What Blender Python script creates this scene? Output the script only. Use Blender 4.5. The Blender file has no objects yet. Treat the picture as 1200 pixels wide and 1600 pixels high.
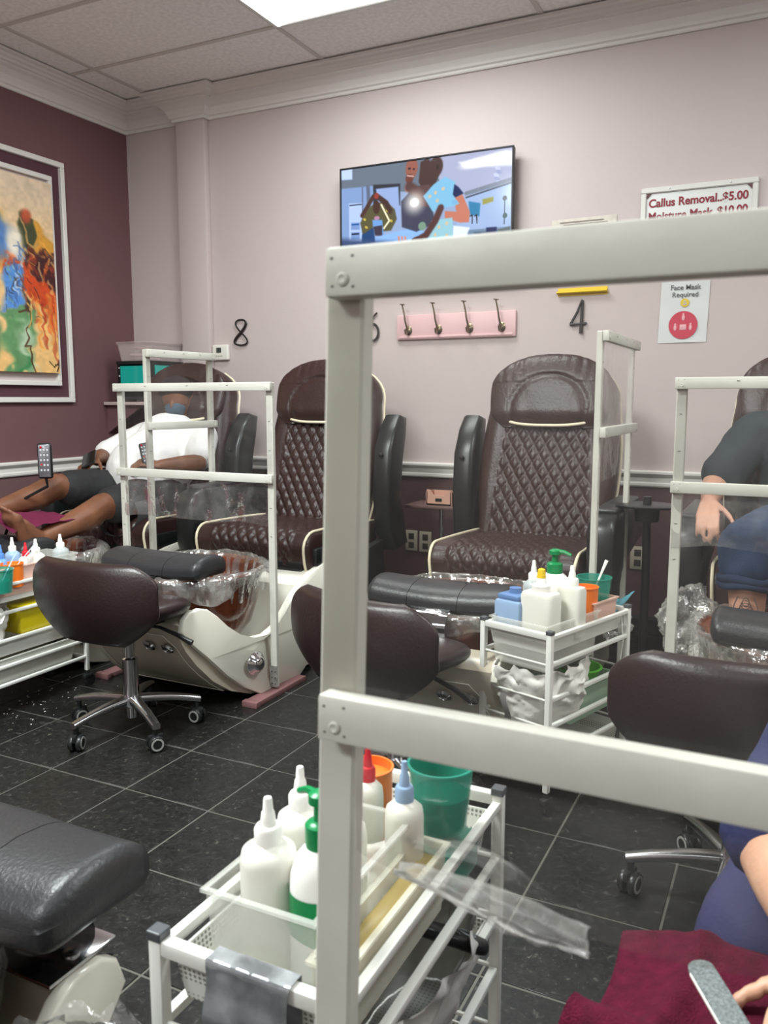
import bpy, bmesh, math, random
import numpy as np
from mathutils import Vector, Matrix, noise
R = math.radians
PI = math.pi
col = bpy.context.scene.collection
SC = bpy.context.scene
random.seed(7)

# ---------------------------------------------------------------- camera, world, lights, exposure
cam_d = bpy.data.cameras.new('camera')
cam = bpy.data.objects.new('camera', cam_d); col.objects.link(cam)
cam.location = (0, 0, 1.2)
cam.rotation_euler = (R(90 - 7.7), 0, R(26.3))
cam_d.sensor_fit = 'VERTICAL'; cam_d.sensor_height = 32.0; cam_d.lens = 26.0
cam_d.clip_start = .02
cam_d.dof.use_dof = True; cam_d.dof.focus_distance = 3.4; cam_d.dof.aperture_fstop = 9.0
SC.camera = cam
SC.view_settings.view_transform = 'Standard'; SC.view_settings.look = 'None'
SC.view_settings.gamma = 1; SC.view_settings.use_curve_mapping = False
SC.view_settings.exposure = 1.56
w = bpy.data.worlds.new('world'); SC.world = w; w.use_nodes = True
w.node_tree.nodes['Background'].inputs[0].default_value = (.9, .95, 1, 1)
w.node_tree.nodes['Background'].inputs[1].default_value = .35
CEIL = 3.035
# ceiling troffers: (x centre, y centre); each gets a real fixture further down
TROFFERS = [(-1.83, 3.425), (.61, 2.205), (-1.83, .985), (.61, -.235), (3.05, 2.205), (-1.83, -1.455), (.61, -1.455)]
WATTS = [11, 18, 50, 2, 18, 32, 3]
for (tx, ty), wt in zip(TROFFERS, WATTS):
    ld = bpy.data.lights.new('troffer_light', 'AREA'); ld.shape = 'RECTANGLE'
    ld.size = 1.12; ld.size_y = .52; ld.energy = wt; ld.color = (.93, 1.0, .99)
    lo = bpy.data.objects.new('troffer_light', ld); col.objects.link(lo)
    lo.location = (tx, ty, CEIL - .035)

# ---------------------------------------------------------------- helpers
def lin(c):
    if isinstance(c, str):
        c = [int(c[i:i+2], 16) for i in (0, 2, 4)]
    return tuple((x/255/12.92 if x/255 <= .04045 else ((x/255+.055)/1.055)**2.4) for x in c[:3]) + (1,)

MATS = {}
def mat(name, c, rough=.5, metal=0, bump=0, bscale=60, var=0, vscale=8, spec=.5, trans=0, ior=1.45, coat=0, emit=0, sss=0, stretch=None, vc2=None):
    if name in MATS: return MATS[name]
    m = bpy.data.materials.new(name); m.use_nodes = True
    nt = m.node_tree; N = nt.nodes; L = nt.links
    b = N['Principled BSDF']; cc = lin(c)
    b.inputs['Base Color'].default_value = cc
    b.inputs['Roughness'].default_value = rough; b.inputs['Metallic'].default_value = metal
    b.inputs['Specular IOR Level'].default_value = spec; b.inputs['IOR'].default_value = ior
    b.inputs['Transmission Weight'].default_value = trans
    b.inputs['Coat Weight'].default_value = coat
    if sss: b.inputs['Subsurface Weight'].default_value = sss; b.inputs['Subsurface Radius'].default_value = (.02, .01, .006)
    if emit:
        b.inputs['Emission Color'].default_value = cc; b.inputs['Emission Strength'].default_value = emit
    tc = N.new('ShaderNodeTexCoord'); src = tc.outputs['Object']
    if stretch:
        mp = N.new('ShaderNodeMapping'); mp.inputs['Scale'].default_value = stretch
        L.new(src, mp.inputs[0]); src = mp.outputs[0]
    if var:
        n = N.new('ShaderNodeTexNoise'); n.inputs['Scale'].default_value = vscale; n.inputs['Detail'].default_value = 5
        L.new(src, n.inputs[0])
        r = N.new('ShaderNodeValToRGB'); r.color_ramp.elements[0].position = .3; r.color_ramp.elements[1].position = .7
        k = lin(vc2) if vc2 else tuple(x*(1-var) for x in cc[:3]) + (1,)
        r.color_ramp.elements[0].color = k
        r.color_ramp.elements[1].color = cc if vc2 else tuple(min(1, x*(1+var*.6)) for x in cc[:3]) + (1,)
        L.new(n.outputs['Fac'], r.inputs[0]); L.new(r.outputs[0], b.inputs['Base Color'])
    if bump:
        n2 = N.new('ShaderNodeTexNoise'); n2.inputs['Scale'].default_value = bscale; n2.inputs['Detail'].default_value = 4
        L.new(src, n2.inputs[0])
        bp = N.new('ShaderNodeBump'); bp.inputs['Strength'].default_value = bump; bp.inputs['Distance'].default_value = .004
        L.new(n2.outputs['Fac'], bp.inputs['Height']); L.new(bp.outputs[0], b.inputs['Normal'])
    MATS[name] = m
    return m

def film_mat(name, milk=.06, gloss=.10, tint=(1, 1, 1), rough=.08, bump=.6, bscale=9, streak=.5):
    """thin clear vinyl: mostly see-through, a little milky, glossy"""
    if name in MATS: return MATS[name]
    m = bpy.data.materials.new(name); m.use_nodes = True
    nt = m.node_tree; N = nt.nodes; L = nt.links
    N.remove(N['Principled BSDF']); out = N['Material Output']
    tr = N.new('ShaderNodeBsdfTransparent'); tr.inputs[0].default_value = tint + (1,)
    df = N.new('ShaderNodeBsdfDiffuse'); df.inputs[0].default_value = (.75, .74, .70, 1)
    gl = N.new('ShaderNodeBsdfGlossy'); gl.inputs['Roughness'].default_value = rough; gl.inputs[0].default_value = (.95, .95, .95, 1)
    tc = N.new('ShaderNodeTexCoord')
    n = N.new('ShaderNodeTexNoise'); n.inputs['Scale'].default_value = bscale; n.inputs['Detail'].default_value = 3
    L.new(tc.outputs['Object'], n.inputs[0])
    bp = N.new('ShaderNodeBump'); bp.inputs['Strength'].default_value = bump; bp.inputs['Distance'].default_value = .01
    L.new(n.outputs['Fac'], bp.inputs['Height']); L.new(bp.outputs[0], gl.inputs['Normal'])
    n2 = N.new('ShaderNodeTexNoise'); n2.inputs['Scale'].default_value = 5; n2.inputs['Detail'].default_value = 6; n2.inputs['Distortion'].default_value = 1.5
    L.new(tc.outputs['Object'], n2.inputs[0])
    rm = N.new('ShaderNodeMapRange'); rm.inputs['From Min'].default_value = .45; rm.inputs['From Max'].default_value = .8
    rm.inputs['To Min'].default_value = milk; rm.inputs['To Max'].default_value = milk*(1+4*streak)
    L.new(n2.outputs['Fac'], rm.inputs['Value'])
    m1 = N.new('ShaderNodeMixShader'); L.new(rm.outputs[0], m1.inputs[0]); L.new(tr.outputs[0], m1.inputs[1]); L.new(df.outputs[0], m1.inputs[2])
    fr = N.new('ShaderNodeFresnel'); fr.inputs['IOR'].default_value = 1.35; L.new(bp.outputs[0], fr.inputs['Normal'])
    mu = N.new('ShaderNodeMath'); mu.operation = 'MULTIPLY_ADD'; mu.inputs[1].default_value = .45; mu.inputs[2].default_value = gloss*.3
    mu.use_clamp = True; L.new(fr.outputs[0], mu.inputs[0])
    m2 = N.new('ShaderNodeMixShader'); L.new(mu.outputs[0], m2.inputs[0]); L.new(m1.outputs[0], m2.inputs[1]); L.new(gl.outputs[0], m2.inputs[2])
    L.new(m2.outputs[0], out.inputs[0])
    MATS[name] = m
    return m

def milky(name, c, alpha=.5, rough=.25):
    """translucent moulded plastic"""
    if name in MATS: return MATS[name]
    m = mat(name, c, rough, spec=.4)
    m.node_tree.nodes['Principled BSDF'].inputs['Alpha'].default_value = alpha
    return m

class G:
    """mesh collector: one G becomes one mesh object"""
    def __init__(s): s.bm = bmesh.new()
    def _xf(s, vs, loc, rot):
        if rot is not None:
            Mx = rot if isinstance(rot, Matrix) else Matrix.Rotation(rot[2], 4, 'Z') @ Matrix.Rotation(rot[1], 4, 'Y') @ Matrix.Rotation(rot[0], 4, 'X')
            for v in vs: v.co = Mx @ v.co
        if loc is not None:
            l = Vector(loc)
            for v in vs: v.co += l
        return s
    def box(s, loc, size, rot=None, bev=0, seg=2, mi=0):
        r = bmesh.ops.create_cube(s.bm, size=1); vs = r['verts']
        for v in vs: v.co = Vector((v.co.x*size[0], v.co.y*size[1], v.co.z*size[2]))
        fs = list({f for v in vs for f in v.link_faces})
        for f in fs: f.material_index = mi
        if bev:
            es = list({e for v in vs for e in v.link_edges})
            r = bmesh.ops.bevel(s.bm, geom=es, offset=min(bev, min(size)*.49), segments=seg, profile=.5, affect='EDGES')
            vs = list({v for f in r['faces'] for v in f.verts} | set(v for v in vs if v.is_valid))
            for f in r['faces']: f.material_index = mi
        return s._xf(vs, loc, rot)
    def tube(s, pts, r, n=10, cap=True, mi=0, flat=1.0, closed=False):
        pts = [Vector(p) for p in pts]; m = len(pts); rs = r if isinstance(r, (list, tuple)) else [r]*m
        up = None; rings = []
        for i, p in enumerate(pts):
            if closed: t = pts[(i+1) % m] - pts[i-1]
            else: t = pts[min(i+1, m-1)] - pts[max(i-1, 0)]
            t.normalize()
            if up is None:
                a = Vector((0, 0, 1)) if abs(t.z) < .9 else Vector((0, 1, 0))
                up = (a - t*a.dot(t)).normalized()
            else: up = (up - t*up.dot(t)).normalized()
            sd = t.cross(up)
            rings.append([s.bm.verts.new(p + (up*math.cos(2*PI*k/n)*flat + sd*math.sin(2*PI*k/n))*rs[i]) for k in range(n)])
        for i in range(m if closed else m-1):
            a, b = rings[i], rings[(i+1) % m]
            for k in range(n):
                f = s.bm.faces.new((a[k], a[(k+1) % n], b[(k+1) % n], b[k])); f.material_index = mi
        if cap and not closed:
            f = s.bm.faces.new(rings[0][::-1]); f.material_index = mi
            f = s.bm.faces.new(rings[-1]); f.material_index = mi
        return s
    def lathe(s, prof, loc=(0, 0, 0), n=24, rot=None, mi=0, sx=1, sy=1):
        """prof: (radius, z) bottom to top; radius 0 closes"""
        rings = []; allv = []
        for r, z in prof:
            if r <= 1e-6: ring = [s.bm.verts.new((0, 0, z))]
            else: ring = [s.bm.verts.new((r*math.cos(2*PI*k/n)*sx, r*math.sin(2*PI*k/n)*sy, z)) for k in range(n)]
            rings.append(ring); allv += ring
        for a, b in zip(rings, rings[1:]):
            for k in range(n):
                if len(a) == 1 and len(b) == 1: continue
                if len(a) == 1: vs = (a[0], b[(k+1) % n], b[k])
                elif len(b) == 1: vs = (a[k], a[(k+1) % n], b[0])
                else: vs = (a[k], a[(k+1) % n], b[(k+1) % n], b[k])
                f = s.bm.faces.new(vs); f.material_index = mi
        return s._xf(allv, loc, rot)
    def prism(s, poly, axis, lo, hi, bev=0, mi=0):
        """2-D polygon extruded along axis ('x': poly=(y,z), 'y': (x,z), 'z': (x,y))"""
        def P(a, b, t): return {'x': (t, a, b), 'y': (a, t, b), 'z': (a, b, t)}[axis]
        A = [s.bm.verts.new(P(a, b, lo)) for a, b in poly]; B = [s.bm.verts.new(P(a, b, hi)) for a, b in poly]
        n = len(poly); fs = [s.bm.faces.new(A[::-1]), s.bm.faces.new(B)]
        for k in range(n): fs.append(s.bm.faces.new((A[k], A[(k+1) % n], B[(k+1) % n], B[k])))
        for f in fs: f.material_index = mi
        if bev:
            es = list({e for f in fs[:2] for e in f.edges})
            bmesh.ops.bevel(s.bm, geom=es, offset=bev, segments=2, profile=.5, affect='EDGES')
        return s
    def loft(s, rings, cap=True, mi=0, closed=True):
        vr = [[s.bm.verts.new(p) for p in ring] for ring in rings]; n = len(vr[0])
        for a, b in zip(vr, vr[1:]):
            for k in range(n if closed else n-1):
                f = s.bm.faces.new((a[k], a[(k+1) % n], b[(k+1) % n], b[k])); f.material_index = mi
        if cap and closed:
            s.bm.faces.new(vr[0][::-1]).material_index = mi; s.bm.faces.new(vr[-1]).material_index = mi
        return s
    def grid(s, fn, nu, nv, mi=0):
        vs = [[s.bm.verts.new(fn(i/nu, j/nv)) for j in range(nv+1)] for i in range(nu+1)]
        for i in range(nu):
            for j in range(nv):
                f = s.bm.faces.new((vs[i][j], vs[i+1][j], vs[i+1][j+1], vs[i][j+1])); f.material_index = mi
        return s
    def ball(s, loc, r, sub=2, rot=None, mi=0):
        rr = bmesh.ops.create_icosphere(s.bm, subdivisions=sub, radius=1)['verts']
        if not isinstance(r, (tuple, list)): r = (r, r, r)
        for v in rr: v.co = Vector((v.co.x*r[0], v.co.y*r[1], v.co.z*r[2]))
        for v in rr:
            for f in v.link_faces: f.material_index = mi
        return s._xf(rr, loc, rot)
    def cone(s, p1, r1, p2, r2, sub=2):
        """sphere-swept tapered limb"""
        b = bmesh.new()
        for p, r in ((p1, r1), (p2, r2)):
            vv = bmesh.ops.create_icosphere(b, subdivisions=sub, radius=r)['verts']
            for v in vv: v.co += Vector(p)
        h = bmesh.ops.convex_hull(b, input=b.verts)
        bmesh.ops.delete(b, geom=[g for g in h['geom_interior'] if isinstance(g, bmesh.types.BMVert)], context='VERTS')
        me = bpy.data.meshes.new('t'); b.to_mesh(me); b.free(); s.bm.from_mesh(me); bpy.data.meshes.remove(me)
        return s
    def mesh(s, name, smooth=True, norm=True, angle=40):
        if norm: bmesh.ops.recalc_face_normals(s.bm, faces=s.bm.faces)
        me = bpy.data.meshes.new(name); s.bm.to_mesh(me); s.bm.free()
        if smooth:
            me.polygons.foreach_set('use_smooth', [True]*len(me.polygons))
            if angle: me.set_sharp_from_angle(angle=R(angle))
        return me

def obj(name, g, m, parent=None, smooth=True, angle=40, label=None, **kw):
    me = g.mesh(name, smooth, angle=angle) if isinstance(g, G) else g
    o = bpy.data.objects.new(name, me); col.objects.link(o)
    for x in (m if isinstance(m, (list, tuple)) else [m]):
        if isinstance(g, G) or not len(me.materials): me.materials.append(x)
    if parent: o.parent = parent
    if label: o['label'] = label
    for k, v in kw.items(): o[k] = v
    return o
def split(name, g, m, parent=None, **kw):
    """link each loose piece of g as a part of its own"""
    bm = g.bm; seen = set(); comps = []
    for v in bm.verts:
        if v in seen: continue
        st = [v]; seen.add(v); c = []
        while st:
            a = st.pop(); c.append(a)
            for e in a.link_edges:
                b = e.other_vert(a)
                if b not in seen: seen.add(b); st.append(b)
        comps.append(c)
    out = []
    for c in comps:
        n = G(); mp = {v: n.bm.verts.new(v.co) for v in c}
        for f in {f for v in c for f in v.link_faces}:
            nf = n.bm.faces.new([mp[v] for v in f.verts]); nf.material_index = f.material_index
        out.append(obj(name, n, m, parent, **kw))
    bm.free(); return out
def thing(name, label, cat, loc=(0, 0, 0), rz=0, group=None):
    o = bpy.data.objects.new(name, None); col.objects.link(o); o.empty_display_size = .1
    o.location = loc; o.rotation_euler = (0, 0, rz); o['label'] = label; o['category'] = cat
    if group: o['group'] = group
    return o
def tag(o, label, cat, group=None):
    o['label'] = label; o['category'] = cat
    if group: o['group'] = group
    return o
def struct(name, g, m, parent=None, **kw):
    o = obj(name, g, m, parent, **kw)
    if not parent: o['kind'] = 'structure'
    return o
def kids(o): return [c for c in bpy.data.objects if c.parent == o]
def dup(root, loc, rz=0, label=None, skip=()):
    ch = {}
    for c in bpy.data.objects:
        if c.parent: ch.setdefault(c.parent.name, []).append(c)
    def cp(o, par):
        c = o.copy(); col.objects.link(c); c.parent = par
        for k in ch.get(o.name, []):
            if k.name.split('.')[0] not in skip: cp(k, c)
        return c
    r = cp(root, None); r.location = loc; r.rotation_euler = (0, 0, rz)
    if label: r['label'] = label
    return r

def fused(g, voxel=.008, smooth=6, fn=None, name='body', shade=True):
    """voxel-remesh overlapping solids into one continuous surface"""
    me0 = g.mesh(name, False)
    o = bpy.data.objects.new('tmp', me0); col.objects.link(o)
    md = o.modifiers.new('r', 'REMESH'); md.mode = 'VOXEL'; md.voxel_size = voxel; md.use_smooth_shade = True
    if smooth:
        ms = o.modifiers.new('s', 'SMOOTH'); ms.factor = .5; ms.iterations = smooth
    dg = bpy.context.evaluated_depsgraph_get()
    me = bpy.data.meshes.new_from_object(o.evaluated_get(dg), depsgraph=dg)
    bpy.data.objects.remove(o); bpy.data.meshes.remove(me0)
    if fn:
        for v in me.vertices:
            n = v.normal; v.co = Vector(fn(v.co.copy(), n.copy()))
    me.polygons.foreach_set('use_smooth', [True]*len(me.polygons))
    me.name = name; me.materials.clear()
    return me

def nz(p, s=1.0, o=0.0): return noise.noise(Vector((p[0]*s+o, p[1]*s+o*1.7, p[2]*s-o)))
def sgp(c, p): return math.copysign(abs(c)**p, c)

def text_mesh(txt, size, m, parent, loc, rot, extrude=.0006, offset=0, name='lettering', align='LEFT', sx=1, **kw):
    cu = bpy.data.curves.new(name, 'FONT'); cu.body = txt; cu.size = size; cu.extrude = extrude; cu.offset = offset
    cu.align_x = align; cu.resolution_u = 4
    o = bpy.data.objects.new('tmp', cu); col.objects.link(o)
    dg = bpy.context.evaluated_depsgraph_get(); me = bpy.data.meshes.new_from_object(o.evaluated_get(dg))
    bpy.data.objects.remove(o); bpy.data.curves.remove(cu)
    for v in me.vertices: v.co.x *= sx
    me.materials.clear(); o = bpy.data.objects.new(name, me); col.objects.link(o); me.materials.append(m)
    o.location = loc; o.rotation_euler = rot; o.parent = parent
    for k, v in kw.items(): o[k] = v
    return o
# ---------------------------------------------------------------- materials
LEATHER = mat('brown_leather', (54, 36, 34), .38, bump=.35, bscale=90, var=.18, vscale=5, spec=.5)
LEATHER2 = mat('stool_leather', (40, 27, 26), .36, bump=.2, bscale=120, var=.1, vscale=4)
PIPING = mat('cream_piping', (226, 214, 186), .5)
BLACKP = mat('black_plastic', (30, 31, 32), .32, bump=.1, bscale=60)
BLACKV = mat('black_vinyl', (44, 44, 46), .36, bump=.25, bscale=160)
BLACKM = mat('matte_black', (22, 22, 23), .6)
CREAM = mat('cream_acrylic', (238, 234, 220), .22, coat=.3, var=.03, vscale=3)
TAUPE = mat('taupe_acrylic', (196, 186, 168), .28, coat=.2)
CHROME = mat('chrome', (215, 215, 218), .10, metal=1)
STEEL = mat('brushed_alloy', (190, 190, 192), .24, metal=1, bump=.1, bscale=30)
WHITEP = mat('white_paint', (205, 204, 194), .45, bump=.25, bscale=25, var=.05, vscale=6, vc2=(188, 186, 176))
WHITEM = mat('white_enamel', (226, 226, 220), .35)
TRIMW = mat('trim_white', (226, 222, 217), .38)
COPPER = mat('amber_glass', (112, 58, 36), .12, coat=.6, bump=1.0, bscale=26, var=.5, vscale=9, vc2=(60, 26, 18))
FILM = film_mat('clear_vinyl', .016, .02, bump=.35, bscale=7, streak=.6)
FILMF = film_mat('clear_vinyl_near', .024, .02, (.88, .865, .84), bump=.25, bscale=6, streak=.55)
LINER = film_mat('liner_plastic', .08, .35, rough=.12, bump=.8, bscale=24, streak=1.0)
SKIRT = film_mat('crumpled_vinyl', .035, .15, rough=.12, bump=1.0, bscale=16, streak=1.0)
RAGGED = film_mat('ragged_vinyl', .06, .06, rough=.3, bump=.5, bscale=20, streak=1.0)
PINKWOOD = mat('mauve_wood', (120, 84, 84), .6, bump=.3, bscale=40)

# ---------------------------------------------------------------- room shell
XL, YB = -3.99, 4.32
XR, YF = 3.6, -2.6
MAROON = mat('maroon_wall', (114, 80, 84), .75, bump=.12, bscale=120, var=.05, vscale=2)
MAROONL = mat('mauve_lower_wall', (112, 82, 84), .7, bump=.1, bscale=120)
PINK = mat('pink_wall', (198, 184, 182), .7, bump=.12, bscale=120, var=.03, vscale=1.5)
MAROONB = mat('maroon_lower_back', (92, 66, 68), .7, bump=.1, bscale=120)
RAILZ = .80
g = G(); g.box(((XL+XR)/2, YB+.06, (RAILZ+CEIL)/2+.05), (XR-XL+.3, .12, CEIL-RAILZ+.1))
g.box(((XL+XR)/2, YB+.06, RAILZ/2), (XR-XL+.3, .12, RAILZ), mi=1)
struct('wall_back', g, [PINK, MAROONB], smooth=False)
g = G(); g.box((XL-.06, (YB+YF)/2, (RAILZ+CEIL)/2+.05), (.12, YB-YF, CEIL-RAILZ+.1))
g.box((XL-.06, (YB+YF)/2, RAILZ/2), (.12, YB-YF, RAILZ), mi=1)
struct('wall_left', g, [MAROON, MAROONL], smooth=False)
g = G(); g.box((XR+.06, (YB+YF)/2, CEIL/2), (.12, YB-YF, CEIL+.1)); struct('wall_right', g, PINK, smooth=False)
g = G(); g.box(((XL+XR)/2, YF-.06, CEIL/2), (XR-XL+.3, .12, CEIL+.1)); struct('wall_front', g, PINK, smooth=False)
# pilaster on the back wall
PX0, PX1, PD = -3.545, -3.33, .05
g = G(); g.box(((PX0+PX1)/2, YB-PD/2, CEIL/2+.4), (PX1-PX0, PD, CEIL-.8), bev=.006)
struct('pilaster', g, PINK, angle=30)

# floor: slab, then tiles laid as parts with recessed grout
FL = bpy.data.materials.new('grout'); FL = mat('grey_grout', (88, 86, 80), .8, bump=.2, bscale=200)
g = G(); g.box(((XL+XR)/2, (YB+YF)/2, -.0508), (XR-XL+.3, YB-YF+.3, .1)); floor = struct('floor', g, FL, smooth=False)
def tile_mat():
    m = bpy.data.materials.new('black_speckled_tile'); m.use_nodes = True; nt = m.node_tree; N = nt.nodes; L = nt.links
    b = N['Principled BSDF']; b.inputs['Roughness'].default_value = .34; b.inputs['Specular IOR Level'].default_value = .45
    geo = N.new('ShaderNodeNewGeometry')
    v = N.new('ShaderNodeTexVoronoi'); v.inputs['Scale'].default_value = 95; L.new(geo.outputs['Position'], v.inputs[0])
    n = N.new('ShaderNodeTexNoise'); n.inputs['Scale'].default_value = 55; n.inputs['Detail'].default_value = 8; n.inputs['Distortion'].default_value = 1.2
    L.new(geo.outputs['Position'], n.inputs[0])
    r = N.new('ShaderNodeValToRGB'); e = r.color_ramp.elements
    e[0].position = .35; e[0].color = lin((15, 15, 15)); e[1].position = .62; e[1].color = lin((31, 31, 29))
    x = e.new(.72); x.color = lin((70, 68, 62)); x2 = e.new(.80); x2.color = lin((130, 126, 116))
    L.new(n.outputs['Fac'], r.inputs[0])
    sp = N.new('ShaderNodeValToRGB'); sp.color_ramp.elements[0].position = .03; sp.color_ramp.elements[0].color = (1, 1, 1, 1)
    sp.color_ramp.elements[1].position = .10; sp.color_ramp.elements[1].color = (0, 0, 0, 1); L.new(v.outputs['Distance'], sp.inputs[0])
    n3 = N.new('ShaderNodeTexNoise'); n3.inputs['Scale'].default_value = 20; L.new(geo.outputs['Position'], n3.inputs[0])
    mm = N.new('ShaderNodeMath'); mm.operation = 'MULTIPLY'; L.new(sp.outputs[0], mm.inputs[0]); L.new(n3.outputs['Fac'], mm.inputs[1])
    mx = N.new('ShaderNodeMix'); mx.data_type = 'RGBA'; L.new(mm.outputs[0], mx.inputs[0]); L.new(r.outputs[0], mx.inputs[6]); mx.inputs[7].default_value = lin((150, 146, 136))
    L.new(mx.outputs[2], b.inputs['Base Color'])
    bp = N.new('ShaderNodeBump'); bp.inputs['Strength'].default_value = .25; bp.inputs['Distance'].default_value = .002
    L.new(n.outputs['Fac'], bp.inputs['Height']); L.new(bp.outputs[0], b.inputs['Normal'])
    rr = N.new('ShaderNodeMapRange'); rr.inputs['To Min'].default_value = .25; rr.inputs['To Max'].default_value = .5
    L.new(n3.outputs['Fac'], rr.inputs['Value']); L.new(rr.outputs[0], b.inputs['Roughness'])
    return m
TILE = tile_mat()
TS, TSY = .3187, .3145
g = G(); g.box((0, 0, -.003), (TS-.0065, TSY-.0065, .008), bev=.0008, seg=1); tme = g.mesh('tile', True); tme.materials.append(TILE)
rest = G()
nx0, nx1 = int(math.floor((XL+1.806)/TS)), int(math.ceil((XR+1.806)/TS))
for i in range(nx0, nx1):
    for j in range(int(math.floor((YF-1.84)/TSY)), int(math.ceil((YB-1.84)/TSY))):
        x, y = -1.806+(i+.5)*TS, 1.84+(j+.5)*TSY
        vis = y > .7 and x < .55 and not (x > -.05+.02*y and y < 1.2)
        if vis:
            o = bpy.data.objects.new('tile', tme); col.objects.link(o); o.parent = floor; o.location = (x, y, random.uniform(-.0004, .0004))
        else: rest.box((x, y, -.003), (TS-.0055, TSY-.0055, .008))
obj('tile_field', rest, TILE, floor, smooth=False, kind='stuff')

# ceiling: slab, T-bar grid, lay-in tiles (parts)
CT = mat('ceiling_tile', (246, 243, 240), .9, bump=.6, bscale=70, var=.1, vscale=45)
GRID = mat('ceiling_grid', (206, 200, 194), .5)
g = G(); g.box(((XL+XR)/2, (YB+YF)/2, CEIL+.14), (XR-XL+.3, YB-YF+.3, .1)); ceiling = struct('ceiling', g, CT, smooth=False)
GX, GY = -3.66, 3.73
xs = [XL] + [GX+1.22*k for k in range(0, 7) if XL < GX+1.22*k < XR] + [XR]
ys = [YF] + sorted(GY-.61*k for k in range(0, 12) if YF < GY-.61*k < YB) + [YB]
g = G()
for x in xs[1:-1]: g.box((x, (YB+YF)/2, CEIL+.003), (.024, YB-YF, .006)).box((x, (YB+YF)/2, CEIL+.02), (.004, YB-YF, .03))
for y in ys[1:-1]: g.box(((XL+XR)/2, y, CEIL+.0035), (XR-XL, .024, .006)).box(((XL+XR)/2, y, CEIL+.02), (XR-XL, .004, .03))
obj('ceiling_grid', g, GRID, ceiling, smooth=False)
tset = {(round(a, 1), round(b, 1)) for a, b in TROFFERS}
for x0, x1 in zip(xs, xs[1:]):
    for y0, y1 in zip(ys, ys[1:]):
        cx, cy = (x0+x1)/2, (y0+y1)/2
        if any(abs(cx-a) < .2 and abs(cy-b) < .2 for a, b in TROFFERS): continue
        g = G(); g.box((0, 0, .007), (x1-x0-.006, y1-y0-.006, .014))
        o = obj('ceiling_tile', g, CT, ceiling, smooth=False); o.location = (cx, cy, CEIL+.0065)
# troffer fixtures
LENS = bpy.data.materials.new('prismatic_lens'); LENS.use_nodes = True
_n = LENS.node_tree.nodes; _b = _n['Principled BSDF']; _b.inputs['Base Color'].default_value = (.9, .9, .9, 1); _b.inputs['Roughness'].default_value = .3
_b.inputs['Emission Color'].default_value = (.97, .99, 1, 1); _b.inputs['Emission Strength'].default_value = .42
LENS2 = mat('lamp_tube_glow', (255, 255, 255), .4, emit=3)
tro = None
for i, (tx, ty) in enumerate(TROFFERS):
    lb = ['bright ceiling light panel above the television', 'ceiling light panel above the seated man in the dark shirt',
          'ceiling light panel over the left aisle', 'ceiling light panel over the nearest white frame', 'ceiling light panel by the right wall',
          'ceiling light panel over the near chair row, behind on the left', 'ceiling light panel over the near chair row, behind on the right'][i]
    if tro is None:
        tro = thing('ceiling_light', lb, 'ceiling light', (tx, ty, CEIL))
        g = G()
        for sx in (-1, 1): g.box((sx*.595, 0, .0), (.018, .59, .02)); 
        for sy in (-1, 1): g.box((0, sy*.29, 0), (1.19, .018, .02))
        g.box((0, 0, .055), (1.2, .59, .01))
        obj('frame', g, WHITEM, tro, smooth=False)
        g = G(); g.grid(lambda u, v: (-.586+u*1.172, -.281+v*.562, -.004+.0015*math.sin(u*180)*math.sin(v*90)), 60, 30); obj('lens', g, LENS, tro, smooth=False)
        g = G()
        g.box((-.578, 0, -.008), (.014, .56, .006))
        obj('lamp_edge', g, LENS2, tro, smooth=False)
    else: dup(tro, (tx, ty, CEIL), 0, lb)

def moulding(prof, path, name, m, close_ends=True):
    """sweep a (d, z) wall profile along a plan path, interior on the right-hand side, mitred"""
    P = [Vector(p) for p in path]; n = len(P); rings = []
    for i in range(n):
        d0 = (P[i]-P[i-1]).normalized() if i else (P[1]-P[0]).normalized()
        d1 = (P[i+1]-P[i]).normalized() if i < n-1 else d0
        n0 = Vector((d0.y, -d0.x)); n1 = Vector((d1.y, -d1.x))
        mt = (n0+n1).normalized(); k = 1/max(.3, mt.dot(n0))
        rings.append([(P[i].x+mt.x*k*d, P[i].y+mt.y*k*d, z) for d, z in prof])
    g = G(); g.loft(rings); return struct(name, g, m, smooth=False)
cz = 2.885
crown = [(-.01, cz), (.012, cz), (.016, cz+.006), (.016, cz+.016), (.026, cz+.022), (.030, cz+.034), (.044, cz+.060), (.070, cz+.084), (.090, cz+.094), (.090, cz+.102),
         (.104, cz+.106), (.112, cz+.116), (.124, cz+.122), (.132, cz+.132), (.150, cz+.136), (.150, CEIL-.001), (-.01, CEIL-.001)]
moulding(crown, [(XL, YF), (XL, YB), (PX0, YB), (PX0, YB-PD), (PX1, YB-PD), (PX1, YB), (XR, YB), (XR, YF)], 'trim_1', TRIMW)
rail = [(-.005, RAILZ-.035), (.010, RAILZ-.035), (.014, RAILZ-.028), (.014, RAILZ-.016), (.009, RAILZ-.010), (.009, RAILZ+.014), (.018, RAILZ+.020), (.028, RAILZ+.032), (.028, RAILZ+.042), (.020, RAILZ+.048), (-.005, RAILZ+.048)]
moulding(rail, [(XL, YF), (XL, YB), (PX0, YB), (PX0, YB-PD), (PX1, YB-PD), (PX1, YB), (XR, YB)], 'trim_2', TRIMW)
base = [(-.005, 0), (.012, 0), (.012, .085), (.006, .1), (-.005, .1)]
moulding(base, [(XL, YF), (XL, YB), (PX0, YB), (PX0, YB-PD), (PX1, YB-PD), (PX1, YB), (XR, YB)], 'baseboard_back', BLACKM)

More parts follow.
